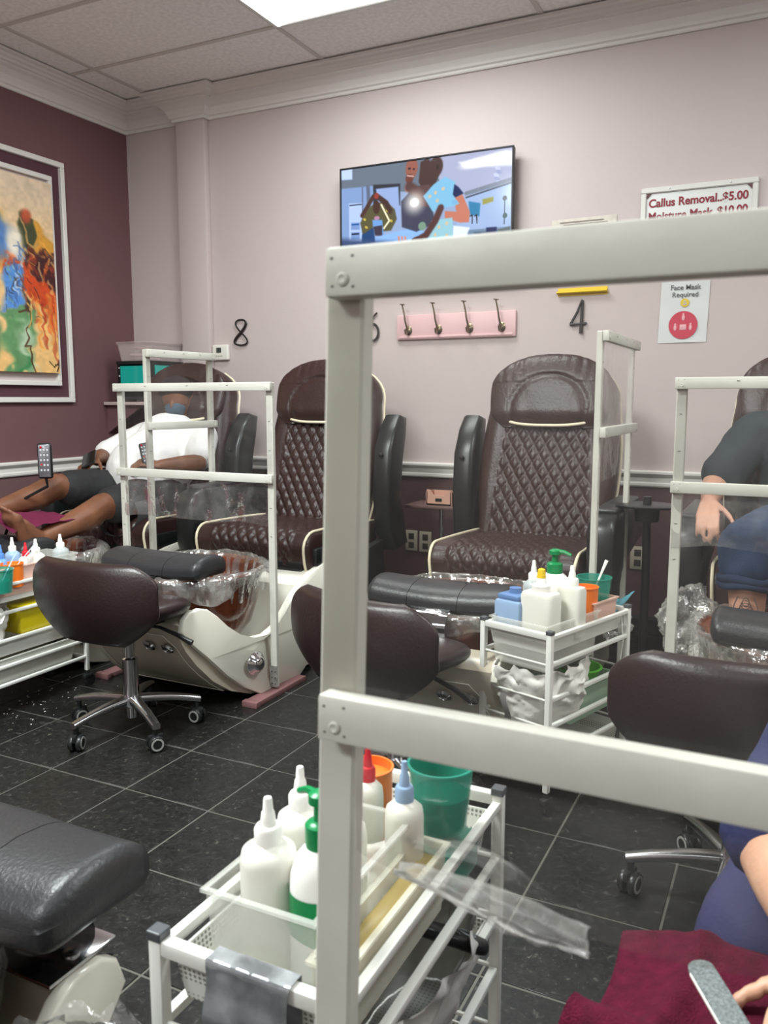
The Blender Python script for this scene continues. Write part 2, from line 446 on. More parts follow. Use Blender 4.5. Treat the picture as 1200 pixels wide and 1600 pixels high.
# ---------------------------------------------------------------- painted pictures as vertex colours on flat meshes
def smooth(e0, e1, x): t = np.clip((x-e0)/(e1-e0+1e-9), 0, 1); return t*t*(3-2*t)
class Canvas:
    def __init__(s, w, h, asp):
        s.w, s.h = w, h
        v, u = np.mgrid[0:h, 0:w]; s.u = (u/(w-1))*asp; s.v = v/(h-1); s.rgb = np.zeros((h, w, 3))
        rng = np.random.RandomState(3); s.N = []
        for fr in (5, 9, 17, 33, 60):
            a = rng.rand(fr+2, fr+2); x = s.u/asp*fr; y = s.v*fr; xi = x.astype(int); yi = y.astype(int); fx = x-xi; fy = y-yi
            fx = fx*fx*(3-2*fx); fy = fy*fy*(3-2*fy)
            s.N.append((a[yi, xi]*(1-fx)+a[yi, xi+1]*fx)*(1-fy)+(a[yi+1, xi]*(1-fx)+a[yi+1, xi+1]*fx)*fy)
        s.fb = s.N[0]*.4+s.N[1]*.25+s.N[2]*.2+s.N[3]*.15
    def put(s, m, c, a=1): m = (m*a)[..., None]; s.rgb = s.rgb*(1-m)+np.array(c)/255.*m
    def ell(s, cx, cy, rx, ry, c, rot=0, soft=.15, a=1, wob=0):
        x = s.u-cx; y = s.v-cy; k, q = math.cos(rot), math.sin(rot)
        d = np.sqrt(((x*k+y*q)/rx)**2+((-x*q+y*k)/ry)**2)+wob*(s.fb-.5)*2
        s.put(1-smooth(1-soft, 1+soft, d), c, a)
    def poly(s, pts, c, a=1, soft=.009, wob=0):
        inside = np.zeros(s.u.shape, bool); dist = np.full(s.u.shape, 9.); U = s.u+wob*(s.N[2]-.5); V = s.v+wob*(s.N[3]-.5)
        n = len(pts)
        for i in range(n):
            x0, y0 = pts[i]; x1, y1 = pts[(i+1) % n]
            cnd = ((y0 > V) != (y1 > V)) & (U < (x1-x0)*(V-y0)/(y1-y0+1e-12)+x0); inside ^= cnd
            t = np.clip(((U-x0)*(x1-x0)+(V-y0)*(y1-y0))/((x1-x0)**2+(y1-y0)**2+1e-12), 0, 1)
            dist = np.minimum(dist, np.hypot(U-x0-t*(x1-x0), V-y0-t*(y1-y0)))
        sd = np.where(inside, dist, -dist); s.put(smooth(-soft, soft, sd), c, a)
    def line(s, pts, wd, c, a=1, wob=0):
        dist = np.full(s.u.shape, 9.); U = s.u+wob*(s.N[3]-.5); V = s.v+wob*(s.N[2]-.5)
        for (x0, y0), (x1, y1) in zip(pts, pts[1:]):
            t = np.clip(((U-x0)*(x1-x0)+(V-y0)*(y1-y0))/((x1-x0)**2+(y1-y0)**2+1e-12), 0, 1)
            dist = np.minimum(dist, np.hypot(U-x0-t*(x1-x0), V-y0-t*(y1-y0)))
        s.put(1-smooth(wd*.6, wd*1.3, dist), c, a)
    def mesh(s, name, W, H):
        h, w = s.h, s.w
        v, u = np.mgrid[0:h, 0:w]
        co = np.stack([(u/(w-1)-.5)*W, np.zeros_like(u, float), (.5-v/(h-1))*H], -1).reshape(-1, 3)
        idx = np.arange(h*w).reshape(h, w)
        f = np.stack([idx[:-1, :-1], idx[1:, :-1], idx[1:, 1:], idx[:-1, 1:]], -1).reshape(-1, 4)
        me = bpy.data.meshes.new(name); me.from_pydata(co.tolist(), [], f.tolist())
        at = me.color_attributes.new('Col', 'FLOAT_COLOR', 'POINT')
        c = np.clip(s.rgb.reshape(-1, 3), 0, 1); c = np.where(c <= .04045, c/12.92, ((c+.055)/1.055)**2.4)
        at.data.foreach_set('color', np.hstack([c, np.ones((len(c), 1))]).ravel())
        return me
def vc_mat(name, emit=0, rough=.5, bump=0):
    m = bpy.data.materials.new(name); m.use_nodes = True; N = m.node_tree.nodes; L = m.node_tree.links; b = N['Principled BSDF']
    a = N.new('ShaderNodeVertexColor'); a.layer_name = 'Col'; b.inputs['Roughness'].default_value = rough
    if emit:
        b.inputs['Base Color'].default_value = (.01, .01, .01, 1); L.new(a.outputs[0], b.inputs['Emission Color']); b.inputs['Emission Strength'].default_value = emit
    else: L.new(a.outputs[0], b.inputs['Base Color'])
    if bump:
        tc = N.new('ShaderNodeTexCoord'); n = N.new('ShaderNodeTexNoise'); n.inputs['Scale'].default_value = 40; n.inputs['Distortion'].default_value = 2
        bp = N.new('ShaderNodeBump'); bp.inputs['Strength'].default_value = bump; bp.inputs['Distance'].default_value = .004
        L.new(tc.outputs['Object'], n.inputs[0]); L.new(n.outputs['Fac'], bp.inputs['Height']); L.new(bp.outputs[0], b.inputs['Normal'])
    return m

# painting on the left wall (plane x = XL); local: x across (towards +y in world is local +x), front faces +x world
FW, FH = 1.62, 1.395
fz0, fy1 = 1.183, 3.765
pt = thing('painting', 'abstract painting of orange, green and blue in a double white frame', 'painting', (XL, fy1-FW/2, fz0+FH/2), R(90))
def rect_frame(g, W, H, b, y0, y1, bev=.003):
    for s in (-1, 1):
        g.box((0, (y0+y1)/2, s*(H/2-b/2)), (W, abs(y1-y0), b), bev=bev, seg=1)
        g.box((s*(W/2-b/2), (y0+y1)/2, 0), (b, abs(y1-y0), H-2*b), bev=bev, seg=1)
    return g
# rz=90: local +x -> world +y, local -y -> world +x (front)
g = rect_frame(G(), FW, FH, .030, 0, -.028); obj('outer_frame', g, TRIMW, pt, smooth=False)
g = G(); g.box((0, -.003, 0), (FW-.05, .006, FH-.05)); obj('backing_panel', g, mat('deep_maroon', (84, 50, 60), .7), pt, smooth=False, label='dark maroon panel between the two white frames')
IW, IH = FW-.2, FH-.195
g = rect_frame(G(), IW, IH, .028, -.006, -.032); o = obj('inner_frame', g, TRIMW, pt, smooth=False)
g = G(); g.box((0, -.008, 0), (IW-.05, .004, IH-.05)); obj('inner_backing', g, PINK, pt, smooth=False)
CW, CH = 1.36, 1.075
cv = Canvas(300, 260, CW/CH)
A = CW/CH
cv.rgb[:] = np.array((236, 196, 140))/255.
cv.put(smooth(0, .45, .45-cv.v+.1*(cv.fb-.5)), (226, 205, 182), .8)
cv.put(smooth(.55, 1., cv.v), (240, 186, 104), .5)
# x in units of height; right edge = A; photo shows the last .36 of it
def X(t): return A-.27*(1-t)      # t=0: left picture border in view, t=1: right edge
def pxp(x, y):                     # helper: crop coordinates measured on the painting (0..280 wide, 150..1320 high)
    return X((x)/265.), (y-175)/1140.
def L_(pts): return [pxp(*p) for p in pts]
for k in range(26):
    uu = random.uniform(0, A-.28); vv = random.uniform(.15, .95)
    cv.ell(uu, vv, random.uniform(.05, .2), random.uniform(.03, .12), random.choice([(205, 88, 28), (240, 150, 50), (60, 120, 80), (70, 120, 190), (240, 225, 200), (110, 30, 20), (230, 180, 60)]), random.uniform(0, 3), .5, .8, .5)
cv.poly(L_([(90, 420), (180, 430), (268, 520), (270, 600), (150, 600), (60, 560)]), (214, 152, 52), .95, .012, .05)
cv.poly(L_([(150, 590), (280, 600), (285, 1020), (230, 960), (150, 800), (120, 720)]), (66, 22, 26), 1, .012, .06)
cv.poly(L_([(-60, 640), (60, 660), (150, 760), (250, 830), (290, 900), (280, 1030), (200, 940), (120, 900), (80, 820), (-60, 760)]), (206, 70, 22), 1, .014, .07)
cv.poly(L_([(60, 400), (130, 430), (170, 520), (140, 590), (90, 580), (40, 500)]), (66, 72, 42), 1, .012, .06)
cv.ell(*pxp(95, 400), .03, .035, (198, 80, 50), 0, .5, .9, .4)
cv.poly(L_([(80, 580), (150, 590), (160, 640), (140, 720), (60, 700)]), (92, 40, 26), 1, .01, .06)
cv.ell(*pxp(15, 560), .05, .07, (255, 240, 215), 0, .5, .9, .4)
cv.line(L_([(60, 420), (85, 490), (90, 560), (140, 585), (170, 560)]), .006, (190, 150, 90), .9, .03)
cv.line(L_([(45, 690), (70, 600), (120, 630), (95, 650)]), .009, (206, 176, 110), .95, .03)
cv.poly(L_([(-60, 720), (20, 700), (50, 770), (55, 860), (20, 950), (-60, 960)]), (86, 142, 214), 1, .02, .07)
cv.poly(L_([(50, 780), (90, 900), (60, 960), (20, 960), (60, 860)]), (50, 34, 30), .9, .012, .06)
for k in range(150):
    x0 = random.uniform(-60, 285); y0 = random.uniform(560, 1000); a_ = random.uniform(-.7, .7)+1.2; ln = random.uniform(20, 90)
    cc_ = random.choice([(240, 170, 70), (214, 84, 30), (90, 30, 24), (250, 214, 140), (40, 30, 28), (170, 60, 30), (230, 120, 40)]) if x0 > 60 else random.choice([(90, 150, 220), (230, 235, 240), (60, 90, 150), (50, 40, 36), (120, 170, 150)])
    cv.line(L_([(x0, y0), (x0+ln*math.cos(a_), y0+ln*math.sin(a_))]), random.uniform(.002, .008), cc_, .55, .04)
for k in range(26):
    x0 = random.uniform(110, 290); y0 = random.uniform(820, 960); ln = random.uniform(100, 330)
    cv.line(L_([(x0, y0), (x0+12, y0+ln)]), random.uniform(.004, .014), random.choice([(226, 96, 30), (240, 150, 60), (180, 50, 20), (250, 180, 80)]), .55, .03)
cv.poly(L_([(-60, 960), (60, 940), (130, 960), (140, 1060), (100, 1160), (70, 1320), (-60, 1320)]), (92, 146, 96), .95, .02, .1)
cv.poly(L_([(20, 1060), (90, 1000), (100, 1120), (70, 1250), (110, 1320), (30, 1320)]), (196, 214, 184), .8, .03, .1)
cv.poly(L_([(20, 1210), (60, 1230), (60, 1320), (15, 1320)]), (40, 120, 62), .8, .02, .1)
cv.line(L_([(25, 960), (70, 940), (95, 960), (90, 1030), (60, 1060), (70, 1110), (45, 1170), (85, 1160), (90, 1260), (118, 1320)]), .0055, (84, 52, 26), .95, .02)
cv.line(L_([(70, 900), (95, 930), (100, 1000), (75, 1050)]), .005, (216, 176, 90), .9, .02)
cv.line(L_([(198, 1245), (232, 1283), (238, 1262), (244, 1272), (250, 1258), (256, 1266), (262, 1240), (274, 1232), (262, 1270), (250, 1302)]), .0032, (44, 26, 20), 1)
cv.line(L_([(262, 1268), (249, 1304)]), .005, (44, 26, 20), 1)
cv.rgb *= (.90+.20*(.5*cv.N[4]+.35*cv.N[3]+.15*cv.N[2]))[..., None]
me = cv.mesh('canvas', CW, CH); me.materials.append(vc_mat('oil_paint', 0, .35, .5))
o = obj('canvas', me, None, pt); o.location = (.0, -.048, .012)
g = G(); g.box((0, -.032, .012), (CW-.002, .030, CH-.002)); obj('canvas_edge', g, mat('canvas_side', (206, 160, 104), .7), pt, smooth=False)

# television
TX0, TX1, TZ1, TH = -2.366, -1.361, 2.470, .578
tv = thing('television', 'flat screen television showing a clinic scene high on the pink wall', 'television', ((TX0+TX1)/2, 4.24, TZ1-TH/2))
W = TX1-TX0
g = rect_frame(G(), W, TH, .009, .0, -.012, .002)
g.box((0, .015, 0), (W-.004, .03, TH-.004), bev=.006).box((0, .04, -.05), (W*.6, .03, TH*.55), bev=.01)
obj('bezel', g, BLACKP, tv, angle=30)
g = G(); g.box((0, .055, 0), (.3, .045, .24)); obj('wall_bracket', g, BLACKM, tv, smooth=False)
cv = Canvas(340, 190, W/TH); A = W/TH
def T(x, y):
    u = (x-118)/908.; return u*A, (y-(231-125*u))/545.
def TL(p): return [T(*q) for q in p]
cv.rgb[:] = np.array((150, 170, 208))/255.
cv.poly(TL([(100, 220), (480, 150), (1040, 90), (1040, 250), (800, 330), (460, 330), (110, 330)]), (104, 116, 132))
cv.poly(TL([(100, 230), (180, 215), (180, 275), (118, 280)]), (190, 212, 250))
cv.poly(TL([(600, 130), (1040, 90), (1040, 258), (800, 345), (690, 340)]), (170, 176, 206))
cv.poly(TL([(118, 325), (300, 305), (300, 640), (118, 640)]), (130, 158, 206))
cv.line(TL([(270, 310), (275, 420)]), .02, (96, 106, 128)); cv.line(TL([(238, 315), (240, 600)]), .008, (100, 112, 140))
cv.poly(TL([(160, 400), (235, 395), (235, 620), (160, 625)]), (178, 200, 240)); cv.line(TL([(165, 410), (232, 402)]), .006, (30, 40, 60))
for yy in (500, 550, 600): cv.poly(TL([(172, yy), (222, yy-4), (222, yy+34), (172, yy+38)]), (120, 150, 205)); cv.line(TL([(178, yy+10), (215, yy+6)]), .008, (40, 90, 160) if yy < 520 else (20, 30, 50))
cv.poly(TL([(300, 300), (450, 290), (450, 400), (300, 400)]), (46, 48, 56)); cv.poly(TL([(315, 320), (440, 305), (450, 480), (340, 480)]), (150, 172, 220))
cv.ell(*T(860, 178), .16, .042, (255, 255, 255), -.12, .5); cv.ell(*T(960, 155), .16, .05, (255, 255, 255), -.12, .45)
cv.poly(TL([(760, 180), (1030, 140), (1030, 190), (790, 205)]), (250, 252, 255), .9, .02)
for k in range(5): cv.ell(*T(955+8*math.sin(k*2), 205+k*17), .028, .016, (150, 160, 200) if k % 2 else (196, 204, 236), .5)
cv.poly(TL([(800, 345), (1040, 258), (1040, 640), (700, 640)]), (158, 182, 222))
cv.line(TL([(800, 350), (1030, 270)]), .008, (70, 80, 100)); cv.line(TL([(800, 330), (1030, 255)]), .02, (120, 130, 150))
cv.poly(TL([(812, 368), (872, 375), (868, 438), (818, 432)]), (42, 124, 170)); cv.poly(TL([(882, 356), (936, 342), (936, 364), (884, 382)]), (150, 148, 60))
cv.ell(*T(993, 347), .02, .022, (20, 26, 40)); cv.line(TL([(993, 350), (992, 470)]), .006, (60, 80, 90)); cv.ell(*T(995, 430), .022, .024, (50, 84, 84))
cv.line(TL([(820, 440), (832, 434), (832, 474)]), .006, (16, 18, 26)); cv.line(TL([(844, 438), (854, 432), (856, 472)]), .006, (16, 18, 26))
cv.poly(TL([(800, 510), (1030, 480), (1030, 640), (740, 640)]), (110, 134, 160)); cv.poly(TL([(903, 492), (955, 486), (960, 548), (905, 550)]), (24, 34, 84))
cv.poly(TL([(735, 490), (820, 495), (790, 575), (730, 575)]), (226, 236, 250)); cv.poly(TL([(842, 518), (905, 512), (905, 530), (842, 534)]), (40, 60, 96))
cv.poly(TL([(960, 500), (1020, 480), (1020, 540), (975, 545)]), (84, 96, 100))
# man on the left, arms raised
cv.poly(TL([(225, 500), (260, 430), (300, 400), (370, 380), (420, 420), (432, 470), (400, 530), (330, 540), (240, 560)]), (88, 84, 54))
for q in ((250, 480), (380, 430), (400, 480), (260, 520)): cv.ell(*T(*q), .018, .012, (190, 170, 70), .5)
cv.line(TL([(236, 460), (262, 420), (300, 360)]), .022, (74, 46, 40)); cv.line(TL([(395, 430), (372, 390), (322, 358)]), .026, (66, 42, 38)); cv.line(TL([(345, 400), (390, 480), (360, 520)]), .010, (230, 225, 190))
cv.ell(*T(318, 415), .038, .062, (70, 42, 36)); cv.ell(*T(318, 356), .026, .028, (150, 60, 50)); cv.ell(*T(320, 470), .03, .02, (180, 130, 160)); cv.poly(TL([(295, 480), (350, 478), (360, 560), (300, 550)]), (110, 160, 220))
cv.poly(TL([(236, 560), (300, 520), (320, 640), (230, 640)]), (26, 66, 116)); cv.poly(TL([(300, 515), (350, 505), (350, 560), (310, 560)]), (60, 50, 66))
cv.poly(TL([(310, 570), (440, 530), (560, 505), (620, 560), (560, 640), (310, 640)]), (140, 184, 238))
# woman and boy
cv.ell(*T(490, 310), .03, .045, (190, 150, 140)); cv.poly(TL([(455, 380), (520, 310), (600, 300), (640, 480), (540, 530), (460, 510)]), (62, 64, 84))
cv.ell(*T(512, 212), .062, .10, (150, 92, 78), .1); cv.ell(*T(500, 265), .04, .045, (110, 60, 52)); cv.ell(*T(500, 214), .016, .012, (60, 34, 34)); cv.ell(*T(524, 216), .012, .01, (60, 34, 34)); cv.line(TL([(490, 250), (520, 252)]), .006, (220, 180, 170))
cv.line(TL([(500, 305), (560, 340)]), .05, (86, 58, 56)); cv.ell(*T(640, 205), .072, .095, (72, 50, 48), .2); cv.ell(*T(590, 225), .05, .11, (66, 44, 42), 0); cv.poly(TL([(560, 180), (600, 165), (660, 240), (640, 285), (580, 330), (550, 280)]), (70, 48, 46))
cv.ell(*T(650, 205), .014, .026, (50, 32, 32)); cv.poly(TL([(545, 300), (610, 290), (620, 400), (560, 400)]), (92, 66, 66))
cv.poly(TL([(720, 275), (760, 300), (786, 330), (745, 355), (700, 300)]), (22, 36, 84)); cv.poly(TL([(735, 355), (780, 335), (820, 420), (815, 470), (770, 474), (690, 455), (690, 420), (750, 420)]), (196, 120, 98))
cv.poly(TL([(575, 350), (630, 290), (690, 250), (740, 275), (730, 340), (765, 380), (740, 392), (700, 400), (625, 425)]), (128, 190, 226)); cv.poly(TL([(620, 470), (730, 450), (735, 575), (600, 585)]), (150, 200, 214))
for q in ((640, 330), (680, 310), (650, 370), (660, 500), (700, 480), (640, 540), (610, 350), (700, 540)): cv.ell(*T(*q), .016, .018, (216, 190, 150), .5, a=.8)
cv.ell(*T(570, 500), .04, .04, (120, 150, 130)); cv.line(TL([(668, 405), (640, 470), (590, 545), (540, 575)]), .034, (84, 52, 50)); cv.ell(*T(545, 570), .06, .03, (78, 46, 44)); cv.ell(*T(740, 375), .03, .02, (120, 180, 220))
for k in range(3): cv.line(TL([(442+k*18, 560), (446+k*18, 592)]), .010, (214, 140, 120))
cv.ell(*T(528, 383), .085, .085, (255, 250, 240), 0, .85, .8); cv.ell(*T(528, 383), .045, .04, (255, 255, 252), 0, .3)
cv.line(TL([(118, 640), (1030, 640)]), .1, (60, 80, 120))
me = cv.mesh('screen', W-.018, TH-.018); me.materials.append(vc_mat('screen_light', .40, .15)); o = obj('screen', me, None, tv); o.location = (0, -.004, 0)

# price sign: white framed board with red lettering
SX0, SX1, SZ1 = -.742, -.221, 2.207
sg = thing('price_sign', 'white framed price board with dark red lettering, right on the pink wall', 'sign', ((SX0+SX1)/2, YB-.001, SZ1-.2))
SW, SH = SX1-SX0, .40
g = rect_frame(G(), SW, SH, .026, 0, -.018, .004); obj('frame', g, mat('sign_frame', (214, 212, 206), .4), sg, smooth=False)
g = G(); g.box((0, -.004, 0), (SW-.03, .006, SH-.03)); obj('board', g, mat('sign_board', (214, 214, 210), .3), sg, smooth=False)
REDL = mat('dark_red_letters', (134, 22, 44), .5)
for i, (t, p) in enumerate((('Callus Removal', '..$5.00'), ('Moisture Mask', '..$10.00'), )):
    o = text_mesh(t+p, .053, REDL, sg, (-SW/2+.036, -.0085, SH/2-.090-i*.062), (R(90), 0, 0), offset=.0014)
    wd = max(v.co.x for v in o.data.vertices); k = (SW-.078)/wd
    for v in o.data.vertices: v.co.x *= k
g = G()
for sx in (-1, 1):
    g.prism([(sx*(SW/2-.028), SH/2-.028), (sx*(SW/2-.048), SH/2-.028), (sx*(SW/2-.028), SH/2-.050)][::1], 'y', -.012, -.008)
split('photo_corner', g, mat('brown_corner', (96, 56, 60), .6), sg, smooth=False)
g = G()
for sx in (-.13, .14): g.ball((sx, -.019, SH/2-.012), .004, 1)
split('screw', g, STEEL, sg)
PAPER = mat('paper', (222, 218, 208), .8)
g = G(); g.grid(lambda u, v: (-1.181+u*.325, YB-.0015-.006*math.sin(v*PI)*(.3+.7*u), 1.87+v*.232+u*.002), 8, 8)
o = obj('notice', g, mat('notice_paper', (206, 198, 186), .8, var=.12, vscale=30), smooth=True); tag(o, 'printed paper notice just left of the price board, mostly behind the white bar', 'notice')
g = G()
for k in range(3): g.box((-1.03+.02*k, YB-.006, 2.086-k*.012), (.22, .0006, .004), rot=(0, 0, 0))
obj('print_line', g, mat('grey_print', (150, 142, 134), .8), o, smooth=False)
g = G(); g.tube([(-1.14, YB-.012, 1.738), (-.888, YB-.012, 1.738)], .02, 16, flat=.35)
g.box((-1.014, YB-.002, 1.742), (.25, .004, .04))
o = obj('yellow_holder', g, mat('yellow_plastic', (228, 192, 36), .4)); tag(o, 'yellow strip on the wall above the number 4', 'strip')

# mask poster
po = thing('poster', 'white paper poster about face masks with a red circle', 'poster', (-.519, YB-.002, 1.618))
g = G(); g.grid(lambda u, v: ((u-.5)*.222-.004*(1-v)*0-(.008*(1-v)), -.003*abs(math.sin(v*5+u*3)), (v-.5)*.29), 10, 12); obj('sheet', g, mat('poster_white', (212, 214, 214), .6), po)
GREYT = mat('grey_ink', (106, 106, 108), .7)
text_mesh('Face Mask', .033, GREYT, po, (.0, -.005, .105), (R(90), 0, 0), align='CENTER', offset=.0003)
text_mesh('Required', .033, GREYT, po, (.0, -.005, .071), (R(90), 0, 0), align='CENTER', offset=.0003)
g = G(); g.lathe([(0, 0), (.020, 0), (.020, .001), (0, .001)], (0, -.0055, .043), 28, (R(90), 0, 0)); obj('yellow_disc', g, mat('disc_yellow', (222, 190, 60), .6), po, smooth=False)
g = G(); g.ball((0, -.007, .037), (.010, .001, .006), 2).ball((0, -.007, .049), (.006, .001, .005), 2); obj('disc_mark', g, mat('disc_grey', (190, 186, 170), .6), po)
g = G(); g.lathe([(0, 0), (.066, 0), (.066, .001), (0, .001)], (-.004, -.0052, -.062), 40, (R(90), 0, 0)); obj('red_disc', g, mat('disc_red', (196, 60, 82), .6), po, smooth=False)
g = G()
for dx, dz, s in ((0, .035, 1), (-.036, -.012, 1), (.034, -.012, 1)):
    g.ball((-.004+dx, -.0068, -.062+dz), (.007*s, .0008, .014), 2).ball((-.004+dx, -.0068, -.046+dz), (.005, .0008, .005), 2)
g.box((-.004, -.0068, -.072), (.03, .001, .026), bev=.0005)
obj('people_marks', g, mat('pale_pink_ink', (226, 170, 176), .6), po)

# wall numbers
BLK = mat('black_enamel', (28, 24, 24), .35)
def number(ch, x, z, h, label):
    pts = {'8': [(.5+.36*math.sin(t)*(.8 if math.cos(t/1)*0+1 else 1), 0) for t in [0]]}
    W = h*.44
    if ch == '8':
        P = []
        for k in range(48):
            t = 2*PI*k/48; zz = math.cos(t); w = (.40 if zz > 0 else .5)
            P.append((w*math.sin(2*t), zz*.5 - .02*0))
        rr = [.045+.035*max(0, math.cos(4*PI*k/48-0.0))*(1 if (k < 12 or k >= 36) else 1)*0+.045*(abs(math.sin(2*PI*k/48)) > .6)*((k//24) == 0)*.6 for k in range(48)]
        strokes = [(P, rr, True)]
    elif ch == '6':
        P = [(.28, .5), (.05, .38), (-.22, .15), (-.36, -.12)] + [(.36*math.cos(t)*1.0, -.2+.3*math.sin(t)) for t in [PI-.0+2*PI*k/20 for k in range(0, 21)]]
        strokes = [(P, [.04, .05]+[.06]*(len(P)-2), False)]
    else:
        strokes = [([(.16, .52), (-.1, .1), (-.40, -.22)], [.035, .05, .05], False), ([(-.42, -.22), (.42, -.20)], [.06, .05], False), ([(.18, .5), (.14, -.5)], [.05, .07], False)]
    g = G()
    for P, rr, cl in strokes:
        g.tube([(a*h*.62, 0, b*h) for a, b in P], [r*h*.8 for r in rr], 8, closed=cl)
    for v in g.bm.verts: v.co.y = v.co.y*.6-.012
    o = obj('wall_number', g, BLK); o.location = (x, YB, z); tag(o, label, 'number'); return o
number('8', -3.116, 1.61, .155, 'black metal number 8 on the wall beside the thermostat')
number('6', -2.20, 1.61, .155, 'black metal number 6, half hidden by the near post')
number('4', -1.028, 1.615, .165, 'black metal number 4 on the wall right of the hooks')

# thermostat
t = thing('thermostat', 'small white thermostat with a dark display beside the pilaster', 'thermostat', (-3.267, YB-.001, 1.492))
g = G(); g.box((0, -.014, 0), (.12, .028, .095), bev=.008, seg=3); obj('case', g, mat('ivory_plastic', (228, 226, 216), .4), t)
g = G(); g.box((-.008, -.0285, .014), (.036, .002, .030)); obj('display', g, mat('lcd', (66, 70, 64), .2), t, smooth=False)
g = G(); [g.box((-.008+.02*s, -.0285, -.022), (.014, .002, .006), bev=.001) for s in (-1, 0, 1)]; split('button', g, mat('button_grey', (170, 166, 156), .5), t)

# coat hooks
HK = thing('coat_rack', 'pink wooden board with four brushed metal coat hooks', 'coat rack', (-1.70, YB-.001, 1.598))
g = G(); g.box((0, -.010, 0), (.69, .02, .135), bev=.005).box((0, -.022, -.055), (.66, .006, .012), bev=.002)
obj('board', g, mat('pink_board', (222, 184, 186), .5, bump=.2, bscale=30), HK)
NICK = mat('aged_nickel', (138, 126, 106), .3, metal=1)
for k in range(4):
    x = -.27+k*.18; g = G()
    g.lathe([(0, 0), (.026, 0), (.026, .003), (.018, .007), (.010, .010), (0, .012)], (x, -.020, 0-.018), 20, (R(90), 0, 0), sx=.8)
    for v in g.bm.verts: pass
    g.tube([(x, -.03, -.01), (x, -.05, .0), (x-.004, -.062, .03), (x-.010, -.062, .07), (x-.018, -.07, .115)], [.006, .006, .005, .005, .004], 8)
    g.ball((x-.018, -.07, .117), .0065, 1).tube([(x-.032, -.07, .122), (x-.004, -.07, .118)], .003, 6)
    g.tube([(x, -.03, -.02), (x, -.052, -.04), (x, -.066, -.036), (x, -.070, -.022)], [.006, .006, .005, .005], 8).ball((x, -.07, -.02), .007, 1)
    obj('hook', g, NICK, HK)

# outlets
def outlet(x, z, label, rot=0):
    t = thing('wall_outlet', label, 'outlet', (x, YB-.001, z))
    g = G(); g.box((0, -.004, 0), (.075, .008, .118), bev=.003); obj('cover_plate', g, mat('plate_ivory', (196, 186, 168), .5), t)
    g = G(); [g.box((0, -.0085, s*.026), (.034, .004, .034), bev=.004) for s in (-1, 1)]; split('socket', g, mat('socket_dark', (60, 54, 50), .5), t)
outlet(-1.955, .395, 'wall outlet plate nearest the side table'); outlet(-1.868, .393, 'wall outlet plate beside another plate, under the chair rail'); outlet(-.69, .40, 'single ivory wall outlet right of the chair under number 4')
# corner shelf with sterilizer cabinet and bin
sh = thing('wall_shelf', 'small mauve shelf in the corner under the cabinet', 'shelf', (XL, 4.16, 1.185))
g = G(); g.box((.24, 0, -.01), (.46, .30, .02), bev=.003); obj('board', g, mat('shelf_mauve', (196, 178, 174), .6), sh)
for y in (-.1, .1): g = G(); g.prism([(0, -.02), (.3, -.02), (0, -.2)], 'y', y-.01, y+.01); obj('bracket', g, MAROON, sh, smooth=False)
cb = thing('sterilizer_cabinet', 'black cabinet with a glowing teal window on the corner shelf', 'cabinet', (XL+.27, 4.165, 1.1955))
g = G(); g.box((0, 0, .012), (.28, .29, .02)).box((0, 0, .232), (.29, .30, .02), bev=.003).box((0, .135, .12), (.28, .02, .22)).box((-.13, 0, .12), (.02, .29, .22)).box((.13, 0, .12), (.02, .29, .22))
obj('case', g, BLACKP, cb, smooth=False)
g = G(); g.box((0, -.14, .155), (.235, .006, .115)); obj('window', g, mat('teal_glow', (16, 118, 108), .1, emit=.28), cb, smooth=False, label='teal lit glass window')
g = G(); g.box((0, -.142, .055), (.24, .008, .06), bev=.002); obj('door', g, BLACKV, cb)
g = G(); g.box((.143, -.02, .165), (.004, .20, .10)); obj('side_window', g, MATS['teal_glow'], cb, smooth=False)
g = G(); [g.ball((-.125, -.146, z), .006, 1) for z in (.03, .09, .15, .20)]; split('hinge', g, STEEL, cb)
bn = thing('storage_bin', 'clear plastic storage bin lying on top of the black cabinet', 'bin', (XL+.28, 4.16, 1.4385))
CLEARB = milky('clear_bin', (214, 200, 198), .35, .2)
def bin_mesh(w, l, h, t=.003, taper=.9, rim=.006):
    g = G()
    def ring(k, z, e=0): return [(sx*(w/2*k+e), sy*(l/2*k+e), z) for sx, sy in ((-1, -1), (1, -1), (1, 1), (-1, 1))]
    g.loft([ring(taper, 0), ring(1, h), ring(1, h, rim), ring(1, h+.004, rim), ring(1, h+.004, -t), ring(taper, t*1.5, -t)])
    return g
obj('tub', bin_mesh(.26, .30, .10), CLEARB, bn, smooth=False)
g = G(); g.box((0, 0, .112), (.275, .315, .012), bev=.004); obj('lid', g, CLEARB, bn)
g = G(); [g.box((random.uniform(-.08, .08), random.uniform(-.1, .1), .02+.02*k), (.08, .09, .014), rot=(0, 0, random.uniform(0, 3)), bev=.003) for k in range(4)]; split('contents', g, mat('pale_contents', (222, 190, 190), .6), bn)
